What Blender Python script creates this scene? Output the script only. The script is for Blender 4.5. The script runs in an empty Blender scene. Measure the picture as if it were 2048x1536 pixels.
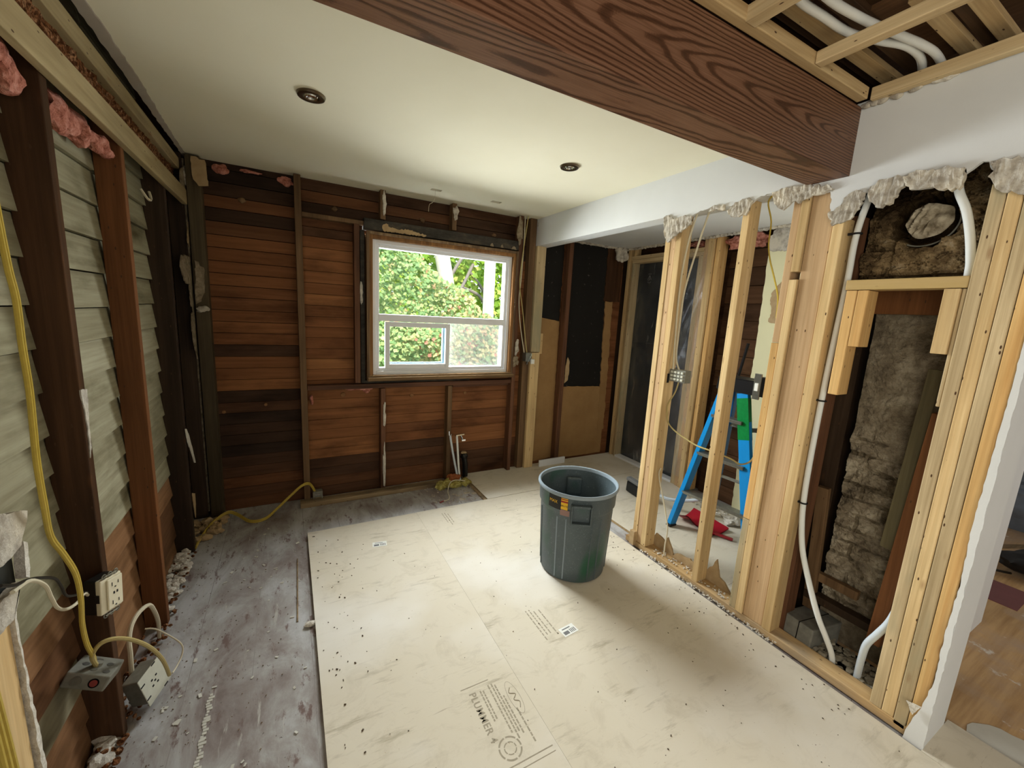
import bpy, bmesh, math, random
from mathutils import Vector, Matrix, noise
random.seed(7)
sc = bpy.context.scene
COL = sc.collection
PI = math.pi

# ------------------------------------------------------------------ camera
cam = bpy.data.cameras.new('camera'); cam.sensor_width = 36; cam.lens = 36*814.23/2048
cam.clip_start = .02; cam.clip_end = 200
co = bpy.data.objects.new('camera', cam); COL.objects.link(co); sc.camera = co
RX = Vector((0.878124, -0.475348, 0.054251)); DN = Vector((-0.033791, -0.174730, -0.984036)); FW = Vector((0.477239, 0.862272, -0.169497))
M = Matrix.Identity(4)
for i in range(3):
    M[i][0] = RX[i]; M[i][1] = -DN[i]; M[i][2] = -FW[i]
M[0][3], M[1][3], M[2][3] = 0, 0, 1.55
co.matrix_world = M

# ------------------------------------------------------------------ world, sun, window and fill light, exposure
W = bpy.data.worlds.new('sky'); sc.world = W; W.use_nodes = True
bg = W.node_tree.nodes['Background']; bg.inputs[0].default_value = (.86, .93, 1, 1); bg.inputs[1].default_value = 1.15
sun = bpy.data.lights.new('sun', 'SUN'); sun.energy = 4.0; sun.angle = .02; sun.color = (1, .95, .85)
so = bpy.data.objects.new('sun', sun); COL.objects.link(so); so.rotation_euler = (math.radians(38), math.radians(-14), 0)
def area(name, loc, rot, sx, sy, power, color):
    l = bpy.data.lights.new(name, 'AREA'); l.shape = 'RECTANGLE'; l.size = sx; l.size_y = sy; l.energy = power; l.color = color
    o = bpy.data.objects.new(name, l); COL.objects.link(o); o.location = loc; o.rotation_euler = rot
    o.visible_camera = False; o.visible_glossy = False
    return o
area('daylight_window', (1.12, 3.76, 1.66), (math.radians(-64), 0, math.radians(5)), 1.25, 1.1, 98, (.90, .96, 1)).data.spread = math.radians(140)
area('daylight_front_room', (-.64, -1.15, 1.5), (0, math.radians(-90), 0), 1.5, 1.9, 34, (1, .95, .84))
area('daylight_rear_window', (1.6, -3.4, 1.5), (math.radians(90), 0, 0), 2.6, 1.5, 7, (1, .93, .82))
area('daylight_side_room', (5.2, -1.6, 1.5), (math.radians(90), 0, math.radians(62)), 1.8, 1.5, 22, (.95, .97, 1))
area('back_room_fill', (3.12, 1.25, 1.7), (math.radians(80), 0, math.radians(20)), .7, .8, 3.5, (1, .97, .9))  # unseen fill lamp, added to brighten the back room
sc.view_settings.view_transform = 'Standard'; sc.view_settings.look = 'None'
sc.view_settings.exposure = .88; sc.view_settings.gamma = 1
sc.view_settings.use_curve_mapping = False
try:
    sc.cycles.use_denoising = True
    sc.cycles.max_bounces = 8; sc.cycles.diffuse_bounces = 5; sc.cycles.transparent_max_bounces = 12
    sc.cycles.sample_clamp_indirect = 6; sc.cycles.caustics_reflective = False; sc.cycles.caustics_refractive = False
except Exception: pass

# ------------------------------------------------------------------ node helpers
def srgb(r, g, b):
    f = lambda c: (c/255/12.92) if c/255 <= .04045 else ((c/255+.055)/1.055)**2.4
    return (f(r), f(g), f(b), 1)
class NT:
    def __init__(s, name):
        m = bpy.data.materials.new(name); m.use_nodes = True; s.m = m; s.t = m.node_tree; s.t.nodes.clear()
        s.out = s.n('ShaderNodeOutputMaterial'); s.p = s.n('ShaderNodeBsdfPrincipled'); s.l(s.p.outputs[0], s.out.inputs[0])
        s.tc = s.n('ShaderNodeTexCoord'); s.co = s.tc.outputs['Object']
    def n(s, t, **k):
        x = s.t.nodes.new(t)
        for a, b in k.items(): setattr(x, a, b)
        return x
    def l(s, a, b): s.t.links.new(a, b)
    def rnd(s):
        oi = s.n('ShaderNodeObjectInfo'); v = s.n('ShaderNodeVectorMath', operation='SCALE'); v.inputs[0].default_value = (13.1, 7.7, 5.3)
        s.l(oi.outputs['Random'], v.inputs['Scale']); a = s.n('ShaderNodeVectorMath', operation='ADD'); s.l(s.co, a.inputs[0]); s.l(v.outputs[0], a.inputs[1]); s.co = a.outputs[0]
    def map(s, scale, rot=(0, 0, 0), loc=(0, 0, 0)):
        m = s.n('ShaderNodeMapping'); m.inputs['Scale'].default_value = scale; m.inputs['Rotation'].default_value = rot; m.inputs['Location'].default_value = loc
        s.l(s.co, m.inputs[0]); return m.outputs[0]
    def noise(s, vec, scale=1, detail=4, rough=.55, dist=0):
        x = s.n('ShaderNodeTexNoise'); x.inputs['Scale'].default_value = scale; x.inputs['Detail'].default_value = detail
        x.inputs['Roughness'].default_value = rough; x.inputs['Distortion'].default_value = dist; s.l(vec, x.inputs['Vector']); return x.outputs['Fac']
    def vor(s, vec, scale=1, feature='F1', out='Distance'):
        x = s.n('ShaderNodeTexVoronoi', feature=feature); x.inputs['Scale'].default_value = scale; s.l(vec, x.inputs['Vector']); return x.outputs[out]
    def ramp(s, fac, stops):
        r = s.n('ShaderNodeValToRGB'); e = r.color_ramp.elements
        while len(e) > 1: e.remove(e[-1])
        e[0].position, e[0].color = stops[0][0], stops[0][1]
        for p, c in stops[1:]:
            k = e.new(p); k.color = c
        s.l(fac, r.inputs[0]); return r.outputs[0]
    def mask(s, fac, a, b):
        m = s.n('ShaderNodeMapRange'); m.inputs[1].default_value = a; m.inputs[2].default_value = b; s.l(fac, m.inputs[0]); return m.outputs[0]
    def mix(s, fac, a, b, mode='MIX'):
        m = s.n('ShaderNodeMix', data_type='RGBA', blend_type=mode)
        for sock, v in ((m.inputs[0], fac), (m.inputs[6], a), (m.inputs[7], b)):
            if isinstance(v, (float, int)): sock.default_value = v
            elif isinstance(v, tuple): sock.default_value = v
            else: s.l(v, sock)
        return m.outputs[2]
    def attr(s, name='tone'):
        a = s.n('ShaderNodeAttribute'); a.attribute_name = name; return a.outputs['Fac']
    def bump(s, h, st=.3, d=.01):
        b = s.n('ShaderNodeBump'); b.inputs['Strength'].default_value = st; b.inputs['Distance'].default_value = d; s.l(h, b.inputs['Height']); s.l(b.outputs[0], s.p.inputs['Normal'])
    def fin(s, col, rough=.7, metal=0, spec=.35):
        if isinstance(col, tuple): s.p.inputs['Base Color'].default_value = col
        else: s.l(col, s.p.inputs['Base Color'])
        s.p.inputs['Roughness'].default_value = rough; s.p.inputs['Metallic'].default_value = metal; s.p.inputs['Specular IOR Level'].default_value = spec
        return s.m
def plain(name, rgb, rough=.5, metal=0, spec=.4, var=.12, sc_=20):
    t = NT(name); n = t.noise(t.map((sc_,)*3), 1, 4); c = srgb(*rgb); d = tuple(v*(1-var*2) for v in c[:3])+(1,)
    return t.fin(t.mix(n, d, c), rough, metal, spec)
def wood(name, light, dark, axis='z', rough=.65, knots=.5, blotch=.25, stain=None, fine=1.0):
    t = NT(name); t.rnd()
    ax = 'xyz'.index(axis)
    def sc3(al, ac): v = [ac]*3; v[ax] = al; return tuple(v)
    g = t.noise(t.map(sc3(1.2, 34*fine)), 1, 5, .6, .6)
    g2 = t.noise(t.map(sc3(3, 120*fine)), 1, 3)
    L, D = srgb(*light), srgb(*dark)
    c = t.ramp(g, [(.28, D), (.5, tuple((a+b)/2 for a, b in zip(L, D))), (.68, L)])
    c = t.mix(t.mask(g2, .3, .7), t.mix(1.0, c, (.80, .78, .74, 1), 'MULTIPLY'), c)
    bl = t.noise(t.map(sc3(1.1, 5)), 1, 3)
    c = t.mix(t.mask(bl, .62, .35), c, t.mix(1.0, c, tuple(1-blotch*k for k in (1, 1.05, 1.12))+(1,), 'MULTIPLY'))
    if knots:
        v = t.vor(t.map(sc3(4.2, 15)), 1); k = t.mask(v, .13, .05); v2 = t.vor(t.map(sc3(13, 34), loc=(5, 2, 8)), 1)
        c = t.mix(t.mix(1.0, k, (knots,)*3+(1,), 'MULTIPLY'), c, srgb(120, 78, 42))
        c = t.mix(t.mask(v2, .10, .07), c, srgb(74, 52, 34))
    if stain:
        s_ = t.noise(t.map(sc3(1.5, 6), loc=(3, 1, 2)), 1, 4); c = t.mix(t.mask(s_, .52, .66), c, srgb(*stain))
    t.bump(g, .25, .004)
    return t.fin(c, rough, 0, .25)

MAT = {}
def m(k): return MAT[k]
MAT['pine_z'] = wood('pine_vertical', (226, 198, 148), (202, 168, 116), 'z')
MAT['pine_y'] = wood('pine_long', (222, 200, 158), (196, 168, 124), 'y')
MAT['pine_x'] = wood('pine_cross', (212, 186, 140), (182, 150, 104), 'x')
MAT['pine_warm'] = wood('pine_warm', (222, 184, 124), (202, 156, 96), 'z', blotch=.2)
MAT['pine_grey'] = wood('pine_grey', (212, 190, 150), (180, 158, 120), 'z', stain=(150, 140, 110))
MAT['plank_pink'] = wood('pine_plank', (206, 174, 134), (188, 154, 114), 'z', knots=.3, blotch=.15)
MAT['old_brown'] = wood('old_stud', (96, 66, 42), (66, 44, 28), 'z', knots=.2, blotch=.4)
MAT['old_orange'] = wood('old_stud_orange', (132, 86, 50), (108, 68, 38), 'z', knots=.2, blotch=.3)
MAT['old_dark'] = wood('old_stud_dark', (70, 54, 40), (48, 36, 26), 'z', knots=.1, blotch=.4)
MAT['old_mid'] = wood('old_stud_mid', (132, 104, 74), (98, 74, 50), 'z', knots=.2, blotch=.4)
MAT['old_red'] = wood('old_stud_red', (122, 84, 60), (86, 58, 42), 'z', knots=.2, blotch=.4)
MAT['old_red_x'] = wood('old_rail_red', (124, 86, 64), (84, 56, 42), 'x', knots=.2, blotch=.5)
MAT['ribbon'] = wood('ribbon_board', (186, 168, 128), (156, 138, 100), 'y', knots=.5, blotch=.3, fine=.5)
MAT['plate_old'] = wood('weathered_plate', (176, 154, 120), (130, 108, 78), 'x', knots=.1, blotch=.4, stain=(92, 76, 58))
MAT['plate_y'] = wood('sole_plate', (226, 196, 146), (188, 152, 104), 'y', knots=.2, blotch=.35, stain=(160, 140, 112))
MAT['trim_orange'] = wood('window_jamb', (160, 118, 72), (112, 76, 44), 'z', knots=0, blotch=.3)
MAT['trim_edge'] = wood('window_jamb_edge', (150, 126, 96), (96, 72, 50), 'z', knots=0, blotch=.5)
MAT['dark_joist'] = wood('dark_joist', (100, 76, 54), (64, 46, 32), 'x', knots=.1, blotch=.5)
MAT['brown_slab'] = wood('brown_slab', (118, 86, 58), (86, 60, 38), 'y', knots=0, blotch=.4)

# sheathing: tone attribute per board picks the board's own colour
def sheath(name, axis, stops, grime, bumpy=.2):
    t = NT(name); ax = 'xyz'.index(axis)
    def sc3(al, ac): v = [ac]*3; v[ax] = al; return tuple(v)
    c = t.ramp(t.attr(), [(p, srgb(*k)) for p, k in stops])
    g = t.noise(t.map(sc3(2, 45)), 1, 5, .6)
    c = t.mix(t.mask(g, .3, .7), t.mix(1.0, c, (.66, .62, .58, 1), 'MULTIPLY'), c)
    b = t.noise(t.map(sc3(1.6, 5)), 1, 5, .6)
    c = t.mix(t.mask(b, .50, .72), c, t.mix(1.0, c, srgb(*grime), 'MULTIPLY'))
    t.bump(g, bumpy, .006)
    return t.fin(c, .75, 0, .2)
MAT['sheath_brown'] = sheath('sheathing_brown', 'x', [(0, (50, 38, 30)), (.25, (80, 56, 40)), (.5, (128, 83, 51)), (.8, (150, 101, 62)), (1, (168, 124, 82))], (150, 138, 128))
MAT['sheath_pale'] = sheath('sheathing_pale', 'y', [(0, (104, 72, 48)), (.3, (150, 112, 78)), (.32, (128, 122, 98)), (.7, (152, 147, 120)), (1, (172, 168, 142))], (150, 142, 118), .3)
MAT['sheath_dark'] = sheath('sheathing_dark', 'y', [(0, (60, 42, 30)), (.5, (88, 62, 42)), (1, (122, 92, 64))], (120, 110, 100))

# plaster and paint
t = NT('ceiling_paint'); n = t.noise(t.map((3,)*3), 1, 3); n2 = t.noise(t.map((260,)*3), 1, 2)
t.bump(n2, .04, .002); MAT['ceiling'] = t.fin(t.mix(n, srgb(218, 211, 184), srgb(226, 220, 196)), .75, 0, .2)
t = NT('wall_paint'); n = t.noise(t.map((4,)*3), 1, 4); n2 = t.noise(t.map((200,)*3), 1, 3)
t.bump(n2, .12, .002); MAT['wall_paint'] = t.fin(t.mix(n, srgb(198, 198, 194), srgb(210, 210, 206)), .7, 0, .25)
t = NT('torn_plaster'); n = t.noise(t.map((28,)*3), 1, 6, .65); n2 = t.noise(t.map((7,)*3), 1, 4)
c = t.ramp(n, [(.25, srgb(126, 116, 100)), (.5, srgb(170, 162, 148)), (.75, srgb(204, 198, 184))]); t.bump(n, .9, .012)
MAT['torn_dim'] = None
MAT['torn'] = t.fin(t.mix(t.mask(n2, .45, .6), c, srgb(196, 186, 166)), .9, 0, .1)
t = NT('torn_old'); n = t.noise(t.map((24,)*3), 1, 6, .65); t.bump(n, .6, .01); MAT['torn_dim'] = t.fin(t.ramp(n, [(.3, srgb(92, 80, 62)), (.5, srgb(132, 118, 96)), (.72, srgb(166, 154, 132))]), .9, 0, .1)
t = NT('torn_paper'); n = t.noise(t.map((22,)*3), 1, 5); MAT['paper'] = t.fin(t.mix(n, srgb(138, 112, 78), srgb(188, 164, 126)), .9, 0, .1)
t = NT('flue_stuffing'); n = t.noise(t.map((30,)*3), 1, 5); t.bump(n, .8, .01); MAT['flue_stuff'] = t.fin(t.ramp(n, [(.35, srgb(112, 100, 80)), (.65, srgb(184, 172, 148))]), .95, 0, .05)
t = NT('joint_strip'); n = t.noise(t.map((6,)*3), 1, 4); MAT['torn_strip'] = t.fin(t.mix(n, srgb(150, 138, 124), srgb(178, 168, 154)), .9, 0, .1)
t = NT('foam_white'); n = t.noise(t.map((60,)*3), 1, 5); t.bump(n, .8, .01); MAT['foam'] = t.fin(t.mix(n, srgb(150, 138, 118), srgb(236, 232, 220)), .9, 0, .1)
t = NT('insulation_pink'); n = t.noise(t.map((35,)*3), 1, 6, .7); t.bump(n, 1, .02); MAT['pink'] = t.fin(t.ramp(n, [(.3, srgb(120, 60, 44)), (.5, srgb(196, 128, 108)), (.7, srgb(226, 168, 150))]), 1, 0, .05)
t = NT('insulation_yellow'); n = t.noise(t.map((35,)*3), 1, 6, .7); t.bump(n, 1, .02); MAT['yellow_wool'] = t.fin(t.ramp(n, [(.3, srgb(96, 84, 40)), (.5, srgb(168, 156, 84)), (.7, srgb(206, 196, 128))]), 1, 0, .05)
t = NT('cork_fill'); v = t.vor(t.map((75,)*3), 1, out='Color'); n = t.noise(t.map((90,)*3), 1, 4)
sep = t.n('ShaderNodeSeparateColor'); t.l(v, sep.inputs[0]); t.bump(n, 1, .02)
MAT['cork'] = t.fin(t.mix(t.mask(n, .35, .6), srgb(70, 42, 24), t.ramp(sep.outputs[0], [(0, srgb(92, 56, 34)), (.6, srgb(150, 100, 64)), (1, srgb(196, 150, 110))])), .95, 0, .1)

# oak beam: growth rings of a trunk lying almost along the beam
t = NT('stained_oak'); v = t.map((1, 1, 1), rot=(0, .006, .075), loc=(0, -.030, -.125))
nz = t.n('ShaderNodeTexNoise'); nz.inputs['Scale'].default_value = 1; nz.inputs['Detail'].default_value = 3; t.l(t.map((2.2, 9, 9)), nz.inputs['Vector'])
sb = t.n('ShaderNodeVectorMath', operation='SUBTRACT'); t.l(nz.outputs['Color'], sb.inputs[0]); sb.inputs[1].default_value = (.5, .5, .5)
sx = t.n('ShaderNodeVectorMath', operation='SCALE'); t.l(sb.outputs[0], sx.inputs[0]); sx.inputs['Scale'].default_value = .032
av = t.n('ShaderNodeVectorMath', operation='ADD'); t.l(v, av.inputs[0]); t.l(sx.outputs[0], av.inputs[1])
w = t.n('ShaderNodeTexWave', wave_type='RINGS', rings_direction='X'); w.inputs['Scale'].default_value = 30; w.inputs['Distortion'].default_value = .5
w.inputs['Detail'].default_value = 4; w.inputs['Detail Scale'].default_value = 6; t.l(av.outputs[0], w.inputs[0])
g = t.noise(t.map((5, 260, 260)), 1, 3); g3 = t.noise(t.map((1, 3, 3)), 1, 3)
c = t.ramp(w.outputs['Fac'], [(0, srgb(76, 50, 34)), (.16, srgb(88, 58, 40)), (.38, srgb(118, 84, 62)), (1, srgb(124, 90, 68))])
c = t.mix(t.mask(g, .35, .62), t.mix(1.0, c, (.70, .66, .62, 1), 'MULTIPLY'), c); c = t.mix(t.mask(g3, .35, .7), c, t.mix(1.0, c, (.86, .84, .86, 1), 'MULTIPLY'))
t.bump(g, .15, .002); MAT['oak'] = t.fin(c, .5, 0, .4)

# worn grey sheet floor
t = NT('worn_floor'); a = t.noise(t.map((4.5, 2.2, 1)), 1, 8, .68, .5); b = t.noise(t.map((20, 7, 1)), 1, 7, .7); d = t.noise(t.map((34, 3, 1), rot=(0, 0, .06)), 1, 5, .7); e = t.noise(t.map((60,)*3), 1, 4)
c = t.ramp(a, [(.34, srgb(120, 108, 102)), (.44, srgb(142, 134, 128)), (.52, srgb(158, 154, 148)), (.62, srgb(178, 177, 174))])
sp_ = t.n('ShaderNodeSeparateXYZ'); t.l(t.co, sp_.inputs[0]); fm = t.n('ShaderNodeMath', operation='PINGPONG'); t.l(sp_.outputs[0], fm.inputs[0]); fm.inputs[1].default_value = .115; c = t.mix(t.mask(fm.outputs[0], .0012, .0004), c, t.mix(t.mask(a, .42, .58), c, srgb(92, 84, 78))); c = t.mix(t.mask(b, .57, .64), c, srgb(112, 94, 88)); c = t.mix(t.mask(d, .62, .68), c, srgb(176, 172, 162)); c = t.mix(t.mask(e, .68, .74), c, srgb(70, 62, 54))
n2 = t.noise(t.map((1.6,)*3, loc=(4, 4, 0)), 1, 3); t.bump(b, .25, .004); m_ = t.fin(c, .5, 0, .5)
MAT['worn_floor'] = m_
# hardboard sheets
t = NT('floor_sheet'); a = t.noise(t.map((1.4,)*3), 1, 5, .6); b = t.noise(t.map((7,)*3, loc=(2, 5, 0)), 1, 7, .7, .8); d = t.noise(t.map((4, 22, 1), rot=(0, 0, .7)), 1, 6, .7); e = t.noise(t.map((3,)*3, loc=(9, 1, 0)), 1, 4)
c = t.mix(a, srgb(198, 187, 162), srgb(210, 202, 184)); c = t.mix(t.mask(b, .52, .70), c, srgb(190, 180, 158))
sm = t.n('ShaderNodeMath', operation='MULTIPLY'); t.l(t.mask(d, .54, .66), sm.inputs[0]); t.l(t.mask(e, .44, .58), sm.inputs[1])
c = t.mix(sm.outputs[0], c, srgb(172, 162, 140)); st_ = t.noise(t.map((2.2, 30, 1), rot=(0, 0, -.9), loc=(3, 7, 0)), 1, 6, .7); c = t.mix(t.mask(st_, .64, .70), c, srgb(168, 156, 136)); bl_ = t.noise(t.map((.9,)*3, loc=(5, 2, 0)), 1, 4); c = t.mix(t.mask(bl_, .52, .66), c, srgb(216, 210, 196)); f2 = t.noise(t.map((90,)*3), 1, 3); c = t.mix(t.mask(f2, .70, .74), c, srgb(176, 160, 132))
MAT['sheet'] = t.fin(c, .62, 0, .35)
t = NT('cut_edge'); n = t.noise(t.map((30,)*3), 1, 4); MAT['sheet_edge'] = t.fin(t.mix(n, srgb(120, 96, 64), srgb(186, 160, 118)), .8)
# right room plank floor
t = NT('old_plank_floor'); g = t.noise(t.map((2, 30, 1)), 1, 5, .6); b = t.noise(t.map((2.4,)*3), 1, 5, .6); w_ = t.noise(t.map((6,)*3), 1, 6, .7)
c = t.ramp(g, [(.3, srgb(158, 122, 78)), (.6, srgb(196, 160, 112))]); c = t.mix(t.mask(b, .46, .62), c, srgb(176, 150, 122)); c = t.mix(t.mask(w_, .60, .66), c, srgb(210, 202, 188))
MAT['plank_floor'] = t.fin(c, .45, 0, .5)
t = NT('skim_patch'); n = t.noise(t.map((9,)*3), 1, 5); MAT['skim'] = t.fin(t.mix(n, srgb(176, 172, 158), srgb(206, 203, 190)), .8)
# masonry
t = NT('old_brick'); n = t.noise(t.map((9,)*3), 1, 6, .7); n2 = t.noise(t.map((34,)*3), 1, 5, .7); n3 = t.noise(t.map((2.2, 2.2, 3)), 1, 3)
c = t.ramp(n, [(.3, srgb(84, 74, 60)), (.5, srgb(132, 120, 100)), (.7, srgb(176, 166, 144))]); c = t.mix(t.mask(t.attr(), .2, .8), t.mix(1.0, c, (.5, .47, .42, 1), 'MULTIPLY'), c)
c = t.mix(t.mask(n3, .5, .7), c, t.mix(1.0, c, (.55, .5, .45, 1), 'MULTIPLY')); t.bump(n2, .9, .012); MAT['brick'] = t.fin(c, .95, 0, .1)
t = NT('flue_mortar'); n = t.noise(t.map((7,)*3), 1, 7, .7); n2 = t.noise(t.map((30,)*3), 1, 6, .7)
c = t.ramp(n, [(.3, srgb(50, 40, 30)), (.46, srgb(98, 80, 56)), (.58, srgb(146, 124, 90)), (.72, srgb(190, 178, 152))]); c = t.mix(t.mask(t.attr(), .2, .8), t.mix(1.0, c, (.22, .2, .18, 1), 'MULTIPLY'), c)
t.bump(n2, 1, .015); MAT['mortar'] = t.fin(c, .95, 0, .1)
MAT['concrete'] = plain('concrete', (132, 130, 120), .9, 0, .15, .3, 30)
t = NT('builder_paper'); n = t.noise(t.map((3, 3, 1)), 1, 5); s_ = t.noise(t.map((30,)*3), 1, 4); MAT['black_paper'] = t.fin(t.mix(t.mask(s_, .66, .75), t.mix(n, srgb(22, 20, 18), srgb(38, 36, 33)), srgb(84, 80, 74)), .8, 0, .2)
t = NT('fibre_board'); n = t.noise(t.map((3,)*3), 1, 6, .6); n2 = t.noise(t.map((50,)*3), 1, 3); MAT['fibre'] = t.fin(t.mix(n2, t.ramp(n, [(.3, srgb(124, 94, 58)), (.6, srgb(156, 122, 80))]), srgb(142, 110, 70)), .85, 0, .15)
t = NT('tar_strip'); n = t.noise(t.map((6, 6, 14)), 1, 6, .7); MAT['tar'] = t.fin(t.ramp(n, [(.35, srgb(40, 38, 34)), (.55, srgb(64, 60, 54)), (.66, srgb(84, 74, 62))]), .8, 0, .2)
MAT['yellow_board'] = plain('yellow_board', (220, 214, 172), .7, 0, .3, .06, 4)
MAT['vinyl'] = plain('vinyl_white', (222, 224, 226), .35, 0, .5, .03)
MAT['vinyl_blue'] = plain('sash_edge_blue', (150, 186, 204), .4, 0, .5, .03)
MAT['steel'] = plain('galvanised', (168, 168, 158), .38, .8, .5, .25, 60)
MAT['steel_dull'] = plain('dull_steel', (150, 148, 134), .5, .3, .5, .25, 50)
MAT['chrome'] = plain('chrome', (222, 224, 226), .15, 1, .5, .03)
MAT['nickel'] = plain('brushed_nickel', (126, 112, 92), .28, .95, .5, .1)
MAT['lens'] = plain('lamp_lens', (196, 192, 180), .3, 0, .5, .1)
MAT['black'] = plain('black_plastic', (30, 30, 31), .45, 0, .4, .2)
MAT['void'] = plain('dark_void', (14, 12, 10), .9, 0, .1, .1)
MAT['almond'] = plain('almond_plastic', (226, 218, 190), .35, 0, .5, .04)
MAT['plate_grey'] = plain('painted_plate', (208, 208, 190), .45, 0, .5, .1, 40)
MAT['cord_yellow'] = plain('yellow_sheath', (186, 160, 64), .45, 0, .4, .15, 60)
MAT['cord_cream'] = plain('cream_sheath', (206, 196, 168), .5, 0, .4, .1, 60)
MAT['cord_tan'] = plain('tan_sheath', (178, 160, 104), .5, 0, .4, .1, 60)
MAT['cord_black'] = plain('black_sheath', (34, 30, 24), .5, 0, .4, .1)
MAT['pex'] = plain('white_pipe', (222, 223, 216), .35, 0, .5, .05)
MAT['pex_blueish'] = plain('grey_white_pipe', (196, 204, 208), .35, 0, .5, .05)
MAT['red_hole'] = plain('red_rubber', (150, 66, 58), .6, 0, .3, .2, 60)
MAT['red'] = plain('red_plastic', (160, 24, 40), .35, 0, .5, .1)
MAT['blue'] = plain('blue_fibreglass', (20, 132, 196), .35, 0, .5, .06)
MAT['green'] = plain('green_label', (14, 132, 62), .4, 0, .4, .25, 60)
MAT['white_label'] = plain('white_label', (226, 226, 216), .5, 0, .3, .05)
MAT['label_grey'] = plain('print_grey', (120, 120, 118), .6, 0, .3, .1)
MAT['ink'] = plain('stamp_ink', (172, 162, 140), .8, 0, .2, .2, 60)
MAT['can'] = None
t = NT('bin_plastic'); n = t.noise(t.map((9,)*3), 1, 5); n2 = t.noise(t.map((120,)*3), 1, 3); gp = t.noise(t.map((5, 5, 3), loc=(2.0, 1.3, .2)), 1, 2)
c = t.mix(n, srgb(66, 76, 78), srgb(84, 94, 96)); c = t.mix(t.mask(n2, .6, .8), c, srgb(122, 130, 132)); c = t.mix(t.mask(gp, .56, .74), c, srgb(40, 82, 62)); MAT['can'] = t.fin(c, .5, 0, .45)
MAT['can_rim'] = plain('bin_rim', (140, 152, 158), .4, 0, .5, .1, 40)
MAT['sticker_black'] = plain('sticker_black', (38, 36, 34), .5)
MAT['sticker_yellow'] = plain('sticker_yellow', (226, 178, 40), .5, 0, .4, .05)
MAT['sticker_red'] = plain('sticker_red', (150, 40, 36), .5, 0, .4, .05)
MAT['sticker_tan'] = plain('sticker_tan', (150, 118, 108), .6, 0, .3, .1)
MAT['dark_panel'] = plain('charcoal_panel', (30, 37, 43), .5, 0, .4, .3, 3)
MAT['bark'] = plain('pale_bark', (228, 222, 212), .8, 0, .2, .15, 14)
MAT['bark_dark'] = plain('grey_bark', (140, 134, 128), .8, 0, .2, .2, 14)
MAT['white_post'] = plain('white_post', (235, 235, 232), .6, 0, .3, .04)
MAT['lawn'] = plain('lawn', (120, 140, 84), .9, 0, .1, .3, 6)
MAT['bag'] = plain('silver_sheet', (128, 138, 152), .28, .35, .6, .3, 12)
def leafmat(name, stops):
    t = NT(name); c = t.ramp(t.attr(), [(p, srgb(*k)) for p, k in stops]); t.fin(c, .5, 0, .4)
    tr = t.n('ShaderNodeBsdfTranslucent'); t.l(c, tr.inputs[0]); mx = t.n('ShaderNodeMixShader'); mx.inputs[0].default_value = .35
    t.l(t.p.outputs[0], mx.inputs[1]); t.l(tr.outputs[0], mx.inputs[2]); t.l(mx.outputs[0], t.out.inputs[0]); return t.m
MAT['ivy'] = leafmat('ivy_leaves', [(0, (104, 146, 92)), (.35, (136, 174, 112)), (.6, (182, 200, 132)), (.8, (214, 208, 150)), (.93, (216, 176, 130)), (1, (210, 140, 118))])
MAT['tree_leaf'] = leafmat('tree_leaves', [(0, (116, 160, 50)), (.5, (160, 196, 70)), (1, (206, 220, 110))])
t = NT('window_glass'); tr = t.n('ShaderNodeBsdfTransparent'); gl = t.n('ShaderNodeBsdfGlossy'); gl.inputs['Roughness'].default_value = .02; mx = t.n('ShaderNodeMixShader'); mx.inputs[0].default_value = .05
t.l(tr.outputs[0], mx.inputs[1]); t.l(gl.outputs[0], mx.inputs[2]); t.l(mx.outputs[0], t.out.inputs[0]); MAT['glass'] = t.m
t = NT('insect_screen'); tr = t.n('ShaderNodeBsdfTransparent'); t.fin(srgb(190, 190, 186), .7); mx = t.n('ShaderNodeMixShader'); mx.inputs[0].default_value = .28
t.l(tr.outputs[0], mx.inputs[1]); t.l(t.p.outputs[0], mx.inputs[2]); t.l(mx.outputs[0], t.out.inputs[0]); MAT['screen'] = t.m
t = NT('plastic_film'); tr = t.n('ShaderNodeBsdfTransparent'); gl = t.n('ShaderNodeBsdfGlossy'); gl.inputs['Roughness'].default_value = .18; df = t.n('ShaderNodeBsdfDiffuse'); df.inputs[0].default_value = (.7, .72, .74, 1)
m1 = t.n('ShaderNodeMixShader'); m1.inputs[0].default_value = .35; t.l(gl.outputs[0], m1.inputs[1]); t.l(df.outputs[0], m1.inputs[2])
fr = t.n('ShaderNodeMapRange'); nn = t.noise(t.map((5, 5, 3)), 1, 5); t.l(nn, fr.inputs[0]); fr.inputs[1].default_value = .3; fr.inputs[2].default_value = .8; fr.inputs[3].default_value = .02; fr.inputs[4].default_value = .24
cr = t.noise(t.map((9, 9, 2.2), rot=(.5, 0, 0)), 1, 4, .6); ad = t.n('ShaderNodeMath', operation='ADD'); t.l(fr.outputs[0], ad.inputs[0]); mm = t.n('ShaderNodeMath', operation='MULTIPLY'); t.l(t.mask(cr, .60, .70), mm.inputs[0]); mm.inputs[1].default_value = .45; t.l(mm.outputs[0], ad.inputs[1]); mx = t.n('ShaderNodeMixShader'); t.l(ad.outputs[0], mx.inputs[0]); t.l(tr.outputs[0], mx.inputs[1]); t.l(m1.outputs[0], mx.inputs[2]); t.l(mx.outputs[0], t.out.inputs[0])  # whitish streaks mixed in as painted highlights on the film's creases
bp = t.n('ShaderNodeBump'); bp.inputs['Strength'].default_value = .6; bp.inputs['Distance'].default_value = .03; t.l(nn, bp.inputs['Height']); t.l(bp.outputs[0], gl.inputs['Normal']); MAT['film'] = t.m

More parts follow.
